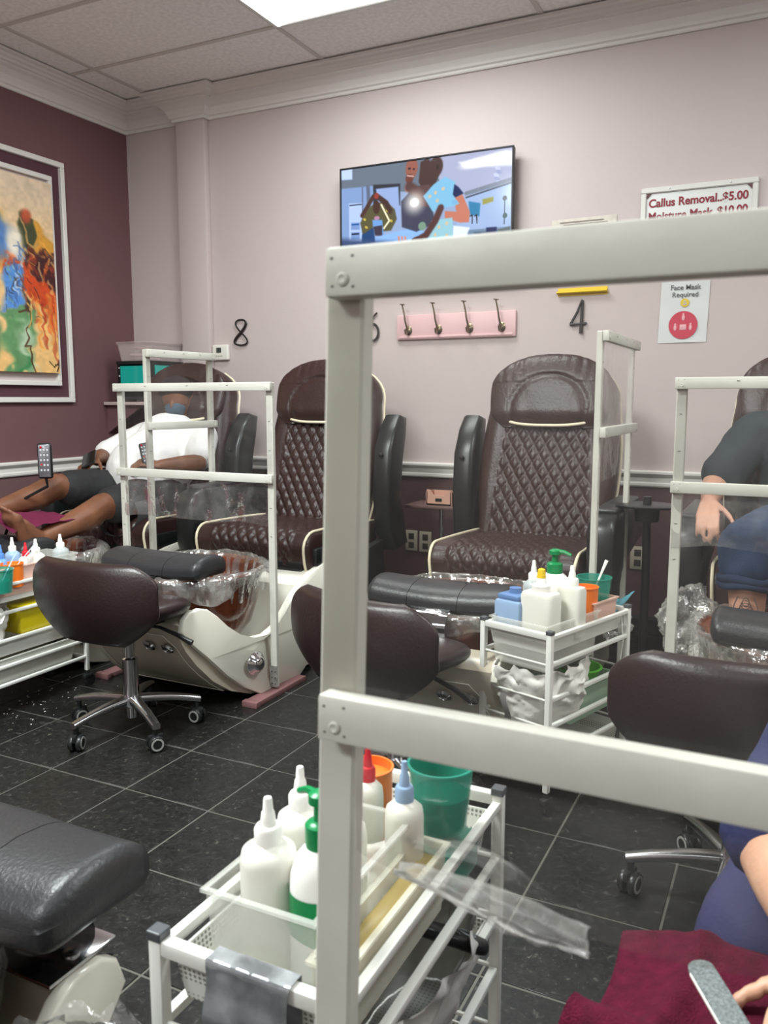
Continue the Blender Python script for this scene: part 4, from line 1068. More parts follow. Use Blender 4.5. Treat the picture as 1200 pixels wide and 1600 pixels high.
# ---------------------------------------------------------------- trolleys
MESHM = bpy.data.materials.new('perforated_white'); MESHM.use_nodes = True
def _perf():
    nt = MESHM.node_tree; N = nt.nodes; L = nt.links; b = N['Principled BSDF']; b.inputs['Roughness'].default_value = .4
    tc = N.new('ShaderNodeTexCoord'); v = N.new('ShaderNodeTexVoronoi'); v.inputs['Scale'].default_value = 150; v.inputs['Randomness'].default_value = 0
    L.new(tc.outputs['Object'], v.inputs[0]); r = N.new('ShaderNodeValToRGB'); r.color_ramp.elements[0].position = .30; r.color_ramp.elements[1].position = .38
    r.color_ramp.elements[0].color = lin((120, 118, 112)); r.color_ramp.elements[1].color = lin((220, 220, 214))
    L.new(v.outputs['Distance'], r.inputs[0]); L.new(r.outputs[0], b.inputs['Base Color'])
_perf()
BINW = milky('frosted_bin', (230, 230, 222), .30, .3)
def trolley(label, loc, rz, w, l, H, levels, basket=('mesh',), caster=True):
    """w along x, l along y; levels = rail heights, top first"""
    t = thing('trolley', label, 'trolley', loc, rz)
    T = .0085
    for sx in (-1, 1):
        for sy in (-1, 1):
            g = G(); g.box((sx*w/2, sy*l/2, (H+.07)/2), (2*T, 2*T, H-.07), bev=.002); p = obj('post', g, WHITEM, t, angle=30)
            g = G(); g.box((sx*w/2, sy*l/2, H+.001), (2*T+.003, 2*T+.003, .012), bev=.002); obj('post_cap', g, mat('grey_cap', (74, 76, 80), .4), p, smooth=False)
            if caster:
                g = G(); c = (sx*w/2, sy*l/2)
                g.tube([(c[0], c[1], .05), (c[0], c[1], .075)], .008, 10).box((c[0], c[1], .044), (.022, .046, .022), bev=.006)
                g.lathe([(0, -.010), (.024, -.010), (.025, 0), (.024, .010), (0, .010)], (c[0], c[1]+.008, .025), 20, (0, R(90), 0)); obj('caster', g, BLACKM, t, angle=40)
    for sy in (-1, 1):
        g = G(); g.box((0, sy*l/2, H-.012), (w-2*T, .016, .018), bev=.002); obj('end_bar', g, WHITEM, t, angle=30)
    for k, z in enumerate(levels):
        for sx in (-1, 1):
            g = G(); g.box((sx*w/2, 0, z), (.013, l-2*T, .012), bev=.002); obj('side_rail', g, WHITEM, t, angle=30)
        if k:
            for sy in (-1, 1):
                g = G(); g.tube([(-w/2, sy*(l/2), z), (w/2, sy*(l/2), z)], .0035, 8); obj('cross_wire', g, WHITEM, t)
    def bask(z0, z1, m, ins=.012):
        g = G(); a, b = w/2-ins, l/2-ins
        R0 = [(-a, -b, z1), (a, -b, z1), (a, b, z1), (-a, b, z1)]; R1 = [(x*.93, y*.96, z0) for x, y, _ in R0]; R2 = [(x*.91, y*.945, z0+.003) for x, y, _ in R0]; R3 = [(x-.003*(x > 0)+.003*(x < 0), y-.003*(y > 0)+.003*(y < 0), z1) for x, y, _ in R0]
        g.loft([R3, R2], cap=False).loft([R0, R1], cap=False); g.bm.faces.new([g.bm.verts.new(p) for p in R1]); g.bm.faces.new([g.bm.verts.new(p) for p in R2]); g.loft([R0, R3], cap=False)
        return obj('basket', g, m, t, smooth=False)
    return t, bask
# squeeze bottles and jars -------------------------------------------------
BOTW = milky('bottle_milky', (232, 230, 220), .9, .3)
WPL = mat('white_plastic', (238, 236, 230), .32)
GREENP = mat('green_plastic', (0, 128, 70), .3)
LIQ = milky('pale_liquid', (218, 216, 200), .85, .2)
def squeeze(name, label, loc, r=.036, h=.15, body=None, cap=None, sq=False, group=None, neck=.5, nozzle=None, rz=0):
    t = thing(name, label, 'bottle', loc, rz)
    n = 28; g = G()
    if sq:
        rr = [(.96, 0), (1, .004), (1, h-.012), (.9, h-.003), (neck, h)]; rings = []
        for k_, z in rr: rings.append([(r*k_*sgp(math.cos(2*PI*q/n), .5), r*.72*k_*sgp(math.sin(2*PI*q/n), .5), z) for q in range(n)])
        g.loft(rings)
    else: g.lathe([(0, 0), (r*.94, 0), (r, .006), (r, h-.022), (r*.93, h-.010), (r*neck, h), (0, h)], n=n)
    obj('body', g, body or BOTW, t, angle=50)
    q = r*.46
    g = G(); g.lathe([(0, h-.001), (q*1.06, h-.001), (q*1.08, h+.016), (q*.92, h+.020), (q*.62, h+.021), (q*.50, h+.036), (q*.40, h+.038), (q*.34, h+.052), (q*.28, h+.054), (0, h+.054)], n=20)
    obj('nozzle_cap', g, cap or WPL, t, angle=40)
    if nozzle:
        g = G(); g.lathe([(0, h+.036), (q*.52, h+.036), (q*.42, h+.058), (0, h+.062)], n=14); obj('tip', g, nozzle, t)
    return t
def pump(name, label, loc, r=.036, h=.15, lab=True, rz=0, labz=(.1, .62), labm=None, s=1):
    t = thing(name, label, 'bottle', loc, rz)
    g = G(); g.lathe([(0, 0), (r*.92, 0), (r, .006), (r, h*.68), (r*.96, h*.80), (r*.80, h*.92), (r*.5, h), (0, h)], n=32); obj('body', g, WPL, t, angle=50)
    if lab:
        g = G(); a0, a1 = labz
        g.grid(lambda u, v: ((r+.0006)*math.cos(2*PI*u), (r+.0006)*math.sin(2*PI*u), h*a0+(h*(a1-a0))*v-(.035*h*(v < .5))*math.cos(4*PI*u)), 48, 4); obj('label_band', g, labm or GREENP, t)
    g = G(); g.lathe([(0, h-.002), (r*.46, h-.002), (r*.48, h+.004), (r*.48, h+.026), (r*.36, h+.030), (r*.20, h+.031), (r*.18, h+.058), (0, h+.058)], n=22); obj('collar', g, GREENP, t, angle=40)
    g = G(); g.lathe([(0, h+.050), (r*.36, h+.052), (r*.36, h+.062), (r*.2, h+.066), (0, h+.066)], n=20)
    g.tube([(0, 0, h+.060), (r*.6, 0, h+.060), (r*1.05, 0, h+.053)], [r*.16, r*.13, r*.10], 8); obj('pump_head', g, GREENP, t, angle=40)
    return t
def cup(name, label, loc, r, h, m, content=None, taper=.82, fill=.7, cat='cup'):
    t = thing(name, label, cat, loc)
    g = G(); g.lathe([(0, 0), (r*taper, 0), (r, h), (r*1.05, h), (r*1.05, h+.003), (r*.96, h+.003), (r*(taper-.05), .004), (0, .004)], n=32); obj('wall', g, m, t, angle=50)
    if content:
        g = G(); k = taper+(1-taper)*fill; g.lathe([(0, .005), (r*(taper-.05), .005), (r*(k-.055), h*fill), (r*(k-.2), h*fill+.002), (0, h*fill)], n=32); obj('content', g, content, t, angle=50)
    return t
def bagmesh(fn_r, n=64, m=26, seed=1, zs=(0, .2), amp=.02, taper=0):
    g = G(); rings = []
    for i in range(m+1):
        s = i/m; ring = []
        for k in range(n):
            a = 2*PI*k/n; rx, ry = fn_r(s); c_, s_ = math.cos(a), math.sin(a)
            d = 1+amp*6*nz((c_*2.2, s_*2.2, s*3), 1, seed)*.5+amp*3*math.sin(a*9+5*nz((c_, s_, s*4), 1, seed))*s+amp*3*abs(nz((c_*6, s_*6, s*8), 1, seed))
            ring.append((rx*c_*d, ry*s_*d, zs[0]+(zs[1]-zs[0])*s+amp*.9*nz((c_*4, s_*4, s*5), 1, seed+3)*s))
        rings.append(ring)
    return g.loft(rings, cap=False)
BAG = mat('white_bag', (224, 222, 216), .4, bump=.5, bscale=30)
TEALG = milky('teal_cup', (40, 150, 128), .62, .15)
TEAL = mat('teal_gel', (0, 132, 108), .15)
ORANGE = mat('orange_scrub', (240, 120, 34), .35)
BLUEC = mat('blue_cap', (76, 128, 196), .35)
BLUEB = milky('pale_blue', (150, 178, 212), .9, .3)
PEACH = milky('peach_bin', (236, 196, 180), .75, .3)
REDP = mat('red_plastic', (200, 30, 44), .35); YELP = mat('yellow_plastic2', (236, 200, 40), .35)
CLB = milky('water_bottle', (206, 214, 214), .6, .1)

# --- nearest trolley (lower middle)
cx3, cy3 = -.4935, .911
k3, bk = trolley('nearest white trolley, its handle bar wrapped in silver tape', (cx3, cy3, 0), 0, .233, .498, .605, [.586, .497, .40, .312, .21])
bk(.52, .578, MESHM); bk(.335, .395, MESHM); bk(.13, .205, MESHM)
g = G()
HW = .105
def strap(u, v):
    x = .0+(u-.5)*HW+.012
    path = [(.012, .01), (.012, .045), (-.0105, .048), (-.0125, .03), (-.016, -.01), (-.02, -.045), (-.017, -.075), (-.02, -.105)]
    path = [( .013, -.06), (.013, .010), (.0115, .0135), (-.0115, .0135), (-.0135, .010), (-.016, -.02), (-.022, -.05), (-.016, -.08), (-.02, -.12)]
    s = v*(len(path)-1); i = min(int(s), len(path)-2); q = s-i; y = path[i][0]*(1-q)+path[i+1][0]*q; z = path[i][1]*(1-q)+path[i+1][1]*q
    return (x+.002*nz((v*6, u, 2)), -.249+y+(.003*nz((x*30, z*25, 1)) if v > .5 else .0006*nz((x*50, z*50, 1))), .593+z)
g.grid(strap, 26, 48)
obj('silver_tape', g, mat('silver_vinyl', (168, 170, 174), .28, metal=.6, bump=.15, bscale=30, var=.5, vscale=26), k3, angle=60, label='silver tape hanging from the handle bar')
WZ = .5245
def put(o, loc): o.location = loc; return o
t = thing('plastic_bin', 'frosted plastic bin holding tall bottles on the nearest trolley', 'bin', (-.575, .84, WZ)); 
def openbin(t, w, l, h, m, lab=None):
    obj('tub', bin_mesh(w, l, h, .0025, .92, .005), m, t, smooth=False)
t.location = (-.497, .82, WZ); openbin(t, .142, .25, .125, BINW)
g = G(); g.box((.010, -.131, .042), (.058, .0015, .052), bev=.0006); obj('label_card', g, mat('card', (224, 220, 200), .7), t, smooth=False)
squeeze('squeeze_bottle', 'frontmost tall milky squeeze bottle in the nearest trolley', (-.530, .765, WZ+.005), .034, .155)
squeeze('squeeze_bottle', 'second tall milky squeeze bottle, just behind the frontmost', (-.540, .852, WZ+.005), .031, .155)
squeeze('squeeze_bottle', 'white squeeze bottle mostly hidden behind the green pump bottle', (-.490, .875, WZ+.005), .030, .140)
pump('pump_bottle', 'white pump bottle with green collar and green label, against the near post', (-.461, .768, WZ+.005), .036, .165, rz=R(160), labz=(.36, .70))
cup('jar', 'orange jar peeking out behind the near post', (-.535, 1.03, WZ+.04), .036, .10, ORANGE, ORANGE, .95, .9, 'jar')
squeeze('squeeze_bottle', 'small bottle with a red tip in front of the orange jar', (-.512, .985, WZ+.06), .022, .085, cap=REDP)
t = thing('plastic_bin', 'frosted bin of yellowish liquid right of the near post', 'bin', (-.407, .83, WZ)); openbin(t, .040, .28, .085, milky('yellowish_bin', (228, 224, 206), .4, .3))
g = G(); g.box((0, 0, .040), (.026, .26, .07), bev=.004); obj('liquid', g, milky('yellow_liquid', (200, 176, 110), .6, .2), t)
cup('cup', 'large clear teal cup of green gel standing in the nearest trolley', (-.422, 1.035, WZ+.075), .046, .090, TEALG, TEAL, .80, .55)
g = G(); [g.box((-.415, 1.035, WZ+.03), (.07, .09, .055), bev=.005)]
o = obj('teal_box', g, milky('teal_box', (60, 140, 120), .8, .3)); tag(o, 'teal box under the large teal cup', 'box')
squeeze('squeeze_bottle', 'pale bottle with a light blue cap beside the large teal cup', (-.437, .945, WZ+.045), .026, .105, BOTW, BLUEB)
t = thing('trash_bag', 'white plastic bag hanging in the middle tier of the nearest trolley', 'bag', (-.435, .93, .34))
g = bagmesh(lambda s: (.055+.035*s, .13+.05*s), seed=2, zs=(0, .14), amp=.03); obj('bag_body', g, BAG, t, angle=60)
t = thing('remote_control', 'black handset lying on the white bag in the nearest trolley', 'remote', (-.405, .985, .470), R(20))
t.rotation_euler = (R(-30), R(-10), R(-35))
g = G(); rg = []
for i in range(19):
    s = i/18; y = (s-.5)*.17; w_ = (.012+.022*min(1, s*1.4))*math.sqrt(max(.03, 1-max(0, (s-.82)/.18)**2)); rg.append([(w_*sgp(math.cos(q), .6), y, .010*sgp(math.sin(q), .7)) for q in np.linspace(0, 2*PI, 25)[:-1]])
g.loft(rg); obj('case', g, BLACKP, t, angle=60)
g = G(); g.tube([(.014*math.cos(q), .050+.012*math.sin(q), .0102) for q in np.linspace(0, 2*PI, 20)[:-1]], .0012, 6, closed=True).box((0, .022, .0105), (.04, .002, .001)).box((0, -.04, .0105), (.01, .008, .001)); obj('marking', g, mat('grey_mark', (150, 152, 156), .5), t)
g = G(); g.box((-.44, .80, .225), (.14, .20, .04), bev=.014, seg=3); o = obj('towel', g, mat('wine_towel', (128, 22, 52), .9, bump=1, bscale=260)); tag(o, 'folded wine red towel low in the nearest trolley', 'towel')
g = G(); g.box((-.50, .70, .425), (.05, .07, .03), bev=.006); o = obj('sponge', g, YELP); tag(o, 'yellow sponge just right of the near post at the bottom edge', 'sponge')

# --- middle trolley (seen through the film)
k2, bk = trolley('middle white trolley standing under the chair numbered 4', (0, 0, 0), 0, .235, .44, .545, [.530, .450, .345, .265, .17])
bk(.475, .522, WHITEM); bk(.10, .165, MESHM); _mark = set(bpy.data.objects.keys())
RZ2 = R(-18.4); c2 = (-.632, 2.50); S2 = 1.13
def K2(x, y, z): x *= S2; y *= S2; return (c2[0]+x*math.cos(RZ2)-y*math.sin(RZ2), c2[1]+x*math.sin(RZ2)+y*math.cos(RZ2), .530+(z-.600)*S2)
k2.location = (c2[0], c2[1], 0); k2.rotation_euler = (0, 0, RZ2)
t = thing('plastic_bin', 'deep frosted bin hung in the top of the middle trolley', 'bin', K2(0, -.06, .5), RZ2); openbin(t, .175, .25, .12, BINW)
t = thing('plastic_bin', 'peach coloured bin at the back of the middle trolley', 'bin', K2(.03, .115, .553), RZ2); openbin(t, .10, .12, .085, PEACH)
t = thing('storage_jar', 'pale blue square tub with a blue lid in the middle trolley', 'jar', K2(-.058, -.12, .575), RZ2)
g = G(); g.box((0, 0, .045), (.085, .085, .09), bev=.012); obj('body', g, BLUEB, t); g = G(); g.box((0, 0, .096), (.07, .07, .016), bev=.006).lathe([(.016, .10), (.016, .118), (0, .12)], n=16); obj('lid', g, mat('blue_lid', (96, 128, 176), .4), t)
squeeze('squeeze_bottle', 'square white bottle with a red and yellow tip in the middle trolley', K2(.020, -.115, .57), .050, .125, sq=True, cap=WPL, nozzle=YELP, rz=RZ2)
pump('pump_bottle', 'white pump bottle with a green pump behind the square bottle, middle trolley', K2(-.005, -.015, .575), .045, .15, lab=False, rz=R(-10))
squeeze('squeeze_bottle', 'white nozzle bottle right of the green pump, middle trolley', K2(.066, -.04, .57), .036, .135, sq=True, rz=RZ2)
squeeze('squeeze_bottle', 'small clear bottle left of the green pump, middle trolley', K2(-.062, -.03, .57), .030, .13, CLB)
cup('jar', 'orange jar of scrub in the peach bin of the middle trolley', K2(.045, .065, .590), .034, .09, ORANGE, ORANGE, .95, .9, 'jar')
cup('cup', 'clear teal cup with a white spatula, middle trolley', K2(.02, .15, .58), .048, .11, TEALG, TEAL, .8, .5)
def spatula(label, p0, p1, m=None):
    g = G(); g.tube([p0, tuple(Vector(p0).lerp(Vector(p1), .7)), p1], [.0028, .0035, .006], 8, flat=.4); o = obj('spatula', g, m or WPL); tag(o, label, 'spatula')
spatula('white spatula standing in the teal cup of the middle trolley', K2(.0, .15, .60), K2(.03, .20, .735))
g = G(); g.grid(lambda u, v: K2(.02+(u-.5)*.11+.01*v, .12+v*.15, .607+.02*math.sin(v*3+u*4)+.022*v+.006*nz((u*6, v*6, 1))), 16, 16); bmesh.ops.solidify(g.bm, geom=list(g.bm.faces), thickness=.0012)
o = obj('wrapper', g, milky('aqua_sheet', (110, 184, 200), .7, .2)); tag(o, 'aqua plastic sheet over the back of the middle trolley', 'sheet')
t = thing('trash_bag', 'white plastic bag with dark print, bulging from the middle trolley', 'bag', K2(0, -.075, .345), RZ2)
g = bagmesh(lambda s: (.085+.028*math.sin(s*2.4), .10+.035*s), seed=6, zs=(0, .155), amp=.032); obj('bag_body', g, BAG, t, angle=60)
g = G(); g.grid(lambda u, v: (-.02+.02*u+.006*math.sin(v*5), -.128-.018*math.sin(v*2.4)-.006, .02+.07*v), 6, 8); obj('print_mark', g, mat('bag_print', (112, 110, 108), .5), t)
t = thing('plastic_bin', 'pale green frosted bin in the lower tier of the middle trolley', 'bin', K2(.01, .06, .33), RZ2); openbin(t, .16, .25, .085, milky('green_bin', (176, 206, 180), .7, .3))
t = cup('bowl', 'bright green bowl in the pale green bin', K2(.03, .07, .40), .06, .05, mat('lime_plastic', (86, 180, 40), .4), None, .6, cat='bowl')
g = G(); g.tube([K2(.103, .16, .60), K2(.107, .17, .52), K2(.10, .165, .44), K2(.104, .16, .40)], .002, 6); o = obj('white_cord', g, WPL); tag(o, 'thin white cord hanging from the middle trolley', 'cord')

for n_ in set(bpy.data.objects.keys())-_mark:
    o = bpy.data.objects[n_]
    if o.type == 'EMPTY' and not o.parent: o.scale = (S2, S2, S2)
# --- left trolley
k1, bk = trolley('left white trolley by the frame edge, below the reclining man', (-2.742, 2.17, 0), 0, .235, .63, .53, [.51, .405, .30, .20, .13])
bk(.44, .50, WHITEM); bk(.235, .29, WHITEM)
LZ = .462
t = thing('plastic_bin', 'peach frosted bin on top of the left trolley', 'bin', (-2.715, 2.185, LZ)); openbin(t, .17, .30, .105, PEACH)
t = thing('plastic_bin', 'white frosted bin at the far end of the left trolley', 'bin', (-2.725, 2.40, LZ)); openbin(t, .17, .14, .11, BINW)
pump('pump_bottle', 'white pump bottle with green collar, left trolley at the photo edge', (-2.750, 2.090, LZ+.008), .038, .17, labz=(.1, .4), rz=R(30))
cup('jar', 'orange jar with a translucent wall on the left trolley', (-2.660, 2.170, LZ+.03), .042, .085, ORANGE, ORANGE, .95, .9, 'jar')
cup('cup', 'clear teal cup with two spatulas on the left trolley', (-2.605, 2.075, LZ+.03), .045, .085, TEALG, TEAL, .8, .5)
spatula('pale blue spatula leaning in the teal cup, left trolley', (-2.61, 2.075, .52), (-2.62, 2.16, .63), BLUEB)
spatula('grey spatula leaning from the orange jar, left trolley', (-2.655, 2.165, .55), (-2.635, 2.265, .645), mat('grey_plastic', (170, 174, 182), .4))
squeeze('squeeze_bottle', 'blue bottle beside the orange jar, left trolley', (-2.725, 2.175, LZ+.03), .028, .10, mat('blue_liquid', (96, 140, 200), .3), BLUEC)
squeeze('squeeze_bottle', 'bottle with a wide white cap behind the blue one, left trolley', (-2.755, 2.255, LZ+.03), .030, .115, BLUEB, WPL)
squeeze('squeeze_bottle', 'white bottle with a red cap, left trolley', (-2.705, 2.275, LZ+.03), .028, .095, BOTW, REDP)
squeeze('squeeze_bottle', 'tallest white nozzle bottle on the left trolley', (-2.665, 2.290, LZ+.03), .034, .11, sq=False)
squeeze('squeeze_bottle', 'clear water bottle with white nozzle at the far end of the left trolley', (-2.695, 2.440, LZ+.02), .034, .115, CLB)
t = thing('yellow_box', 'yellow plastic box in the middle tier of the left trolley', 'box', (-2.70, 2.26, .30)); g = G(); g.box((0, 0, .055), (.13, .17, .11), bev=.006); obj('body', g, mat('mustard_plastic', (196, 178, 20), .35), t)
t = thing('trash_bag', 'white plastic bag with drawstring in the left trolley', 'bag', (-2.73, 2.04, .25)); g = bagmesh(lambda s: (.09+.02*s, .10+.02*s), seed=8, zs=(0, .17), amp=.03); obj('bag_body', g, BAG, t, angle=60)
g = G(); g.tube([(.10, -.06, .155), (.12, -.02, .12), (.118, .03, .125), (.10, .07, .16)], .004, 8); obj('drawstring', g, WPL, t)
t = thing('plastic_bin', 'whitish bin in the lowest tier of the left trolley', 'bin', (-2.73, 2.17, .125)); openbin(t, .20, .53, .10, milky('grey_bin', (206, 206, 198), .85, .3))
g = G(); g.box((0, .06, .06), (.16, .26, .07), bev=.02, seg=3); obj('towels', g, mat('offwhite_cloth', (214, 208, 190), .9, bump=.5, bscale=120), t)

# --- side stand with wooden caddy between the chairs
t = thing('side_stand', 'dark mauve side tray on a pole between the chairs', 'stand', (-1.66, 4.05, 0))
g = G(); g.box((0, 0, .645), (.34, .22, .016), bev=.004); obj('tray', g, mat('tray_mauve', (104, 76, 74), .5), t)
g = G(); g.tube([(0, 0, .02), (0, 0, .64)], .014, 12).lathe([(0, 0), (.13, 0), (.13, .012), (.02, .02), (0, .02)], n=28); obj('pole', g, STEEL, t, angle=40)
t = thing('wooden_caddy', 'tan wooden holder with scooped top on the side tray', 'caddy', (-1.65, 4.03, .6535))
g = G(); g.prism([(-.07, 0), (.07, 0), (.068, .08), (.052, .08), (.03, .052), (-.03, .052), (-.052, .08), (-.068, .08)], 'y', -.05, -.04).box((-.068, 0, .035), (.008, .1, .07)).box((.068, 0, .035), (.008, .1, .07)).box((0, .045, .035), (.14, .008, .07)).box((0, 0, .004), (.14, .1, .008))
obj('body', g, mat('tan_wood', (206, 160, 140), .5), t, smooth=False)
g = G(); g.box((0, -.051, .028), (.036, .003, .016)); obj('slot', g, BLACKM, t, smooth=False)
# black manicure tray between chairs 4 and the right
t = thing('arm_tray', 'black swivel tray with a cup holder between the two right chairs', 'tray', (-.50, 3.30, 0))
g = G(); g.lathe([(0, .79), (.10, .79), (.105, .797), (.10, .80), (0, .80)], n=32, sx=1.15); obj('tray', g, BLACKP, t, angle=40)
g = G(); g.lathe([(0, .735), (.045, .735), (.05, .79), (0, .79)], n=24).tube([(0, 0, .80), (0, 0, .83)], .016, 14); obj('cup_holder', g, BLACKP, t, angle=40)
g = G(); g.tube([(0, 0, .735), (0, .03, .6), (0, .04, .0)], .016, 12).lathe([(0, 0), (.09, 0), (.08, .012), (0, .014)], (0, .04, 0), 24); obj('stem', g, BLACKM, t)
t = thing('remote_control', 'silver and black remote on a stalk above the knee of the man in white', 'remote', (-3.10, 2.745, .92))
def remote(t, w=.066, h=.165, d=.026, silver=True, tilt=0):
    g = G(); g.box((0, 0, 0), (w, d, h), bev=.012, seg=3); obj('case', g, BLACKP, t)
    g = G(); g.box((0, -d/2-.0005, 0), (w*.78, .004, h*.9), bev=.002); obj('face_plate', g, mat('remote_face', (132, 132, 138), .25, metal=.6, bump=.5, bscale=60) if silver else BLACKV, t)
    g = G()
    for r_ in range(5):
        for c_ in range(3): g.ball(((c_-1)*w*.22, -d/2-.003, h*.30-r_*h*.14), (w*.075, .003, h*.035), 1)
    split('button', g, mat('button_pale', (196, 196, 200), .4), t)
    g = G(); g.ball((-w*.2, -d/2-.004, h*.38), .006, 1).ball((-w*.2, -d/2-.004, -h*.10), .005, 1); split('power_button', g, REDP, t)
remote(t); t.rotation_euler = (0, 0, R(35))
g = G(); g.tube([(0, 0, -.08), (.0, .02, -.12), (-.15, .04, -.20), (-.24, .03, -.45)], .007, 10); obj('stalk', g, BLACKM, t)
# crumpled clear plastic beside the right frame
def crumple(name, label, loc, r, seed):
    g = G(); g.ball((0, 0, 0), r, 5)
    for v in g.bm.verts:
        n_ = v.co.normalized(); v.co *= 1+.35*nz(n_, 2.2, seed)+.18*abs(nz(n_, 6, seed))+.05*nz(n_, 16, seed)
    mz = min(v.co.z for v in g.bm.verts)
    o = obj(name, g, LINER, None, angle=60); o.location = loc; tag(o, label, 'plastic bag'); return o
crumple('plastic_bag', 'crumpled clear plastic bag bunched left of the jeans man\'s tub', (-.285, 2.86, .47), (.085, .10, .11), 4)
crumple('plastic_bag', 'small crumpled clear plastic right of the middle trolley', (-.50, 2.72, .47), (.05, .07, .05), 8)

# far-left white tray/base piece under trolley is the first chair's nose; caster dust on floor
g = G()
for k in range(60):
    x, y = -2.63+random.gauss(0, .10), 2.25+random.gauss(0, .16); s = random.uniform(.002, .006); g.box((x, y, .0016), (s, s*.7, .0012), rot=(0, 0, random.uniform(0, 3)))
o = obj('nail_dust', g, WPL, smooth=False); o['kind'] = 'stuff'; tag(o, 'white filings scattered on the tiles under the left trolley', 'dust')
# ---------------------------------------------------------------- people
def V(*a): return Vector(a)
def skin_mat(name, c, c2):
    m = mat(name, c, .48, var=.2, vscale=9, vc2=c2, bump=.2, bscale=140, sss=.08); return m
SK1 = skin_mat('brown_skin', (128, 84, 60), (100, 62, 44)); SK2 = skin_mat('fair_skin', (206, 158, 134), (186, 134, 112)); SK3 = skin_mat('light_skin', (214, 170, 142), (200, 148, 122))
def hand(g, wrist, fwd, nrm, thumb, size=1.0, curl=.5, spread=1.0, curls=None):
    """nrm: back-of-hand normal; fingers curl towards -nrm"""
    f = fwd.normalized(); n = (nrm-f*nrm.dot(f)).normalized(); s = f.cross(n); s = s if s.dot(thumb) > 0 else -s
    L = .095*size
    for k in range(4):
        o = (.030-.020*k)*size
        g.cone(wrist+s*o*.55+f*.008, .0145*size, wrist+f*L+s*o, .0115*size, 1)
    g.cone(wrist+f*.02, .019*size, wrist+f*L*.72, .017*size, 1)
    ln = [.040, .046, .043, .034]
    for k in range(4):
        o = (.030-.020*k)*size; p = wrist+f*L+s*o; c = (curls[k] if curls else curl); a = c*.55+.1; d = (f+s*(.10-.07*k)*spread).normalized(); r = (.0098 if k < 3 else .0085)*size
        q = ln[k]*size
        for j in range(3):
            dd = d*math.cos(a)-n*math.sin(a); p2 = p+dd*q; g.cone(p, r, p2, r*.9, 1); p = p2; r *= .9; q *= .68; a += c*.75
    p = wrist+s*.024*size+f*.022*size; d = (s*.75+f*.65-n*.35*curl*1.2).normalized()
    for j in range(3):
        q = (.036, .032, .026)[j]*size; p2 = p+d*q; g.cone(p, (.014, .0118, .0105)[j]*size, p2, (.0118, .0105, .009)[j]*size, 1); p = p2; d = (d+f*.35-n*.25*curl).normalized()
def foot(g, ankle, toe_dir, up, size=1.0, side=1):
    """ankle joint, direction heel->toes, up = instep direction"""
    t = toe_dir.normalized(); u = (up-t*up.dot(t)).normalized(); s = t.cross(u)*side   # s towards big toe
    heel = ankle-u*.055*size-t*.035*size
    g.cone(ankle, .040*size, heel, .034*size, 2)
    g.cone(ankle+t*.01, .040*size, ankle+t*.09*size-u*.035*size, .034*size, 2)
    ball = ankle+t*.145*size-u*.058*size
    g.cone(heel, .030*size, ball-s*.025*size, .022*size, 2); g.cone(ankle+t*.06*size-u*.03*size, .034*size, ball+s*.022*size, .024*size, 2)
    g.cone(ball+s*.026*size, .024*size, ball-s*.03*size, .02*size, 2)
    for k in range(5):
        o = (.034-.018*k)*size; r = (.0135, .0105, .010, .0095, .009)[k]*size; l = (.042, .040, .035, .03, .024)[k]*size; b = ball+s*o+t*(.006-.006*k*.6)
        g.cone(b, r, b+t*l*.55+u*.004, r*.92, 1); g.cone(b+t*l*.55+u*.004, r*.92, b+t*l-u*.002, r*1.02, 1)
def head(g, c, face, up, size=1.0):
    f = face.normalized(); u = (up-f*up.dot(f)).normalized(); s = f.cross(u)
    def P(a, b, d): return c+(f*a+u*b+s*d)*size
    g.cone(P(.012, .032, 0), .078*size, P(-.022, .035, 0), .084*size, 3)
    g.cone(P(.02, .0, .0), .070*size, P(.038, -.062, 0), .040*size, 3)
    for q in (-1, 1):
        g.cone(P(.0, -.03, .040*q), .034*size, P(.042, -.072, .016*q), .026*size, 2)        # jaw
        g.cone(P(.062, .022, .018*q), .016*size, P(.050, .022, .045*q), .018*size, 2)         # brow
        g.cone(P(.055, -.018, .030*q), .020*size, P(.030, -.012, .052*q), .020*size, 2)       # cheek
        g.cone(P(-.012, -.018, .076*q), .012*size, P(-.018, .022, .082*q), .014*size, 2)      # ear
        g.cone(P(.084, -.030, .008*q), .009*size, P(.084, -.030, .013*q), .008*size, 1)
    g.cone(P(.080, .015, 0), .008*size, P(.098, -.022, 0), .012*size, 2)
    g.cone(P(.080, -.050, .014), .0085*size, P(.080, -.050, -.014), .0085*size, 1); g.cone(P(.078, -.062, .010), .009*size, P(.078, -.062, -.010), .009*size, 1)
    return P
def eyes(P, root, size=1.0, iris=(60, 40, 30)):
    for q in (-1, 1):
        g = G(); g.ball(P(.0630, .004, .030*q), .0118*size, 2); e = obj('eye', g, mat('eye_white', (230, 226, 220), .2), root)
        g = G(); g.ball(P(.0715, .003, .030*q), .0056*size, 2); obj('iris', g, mat('iris_brown', iris, .2), e)
def wrinkle(a=.004, f=14, seed=0):
    return lambda p, n: p+n*(a*nz(p, f, seed)+a*.8*abs(nz((p.x*1.0, p.y*1.0, p.z*.5), f*2.2, seed+3)))

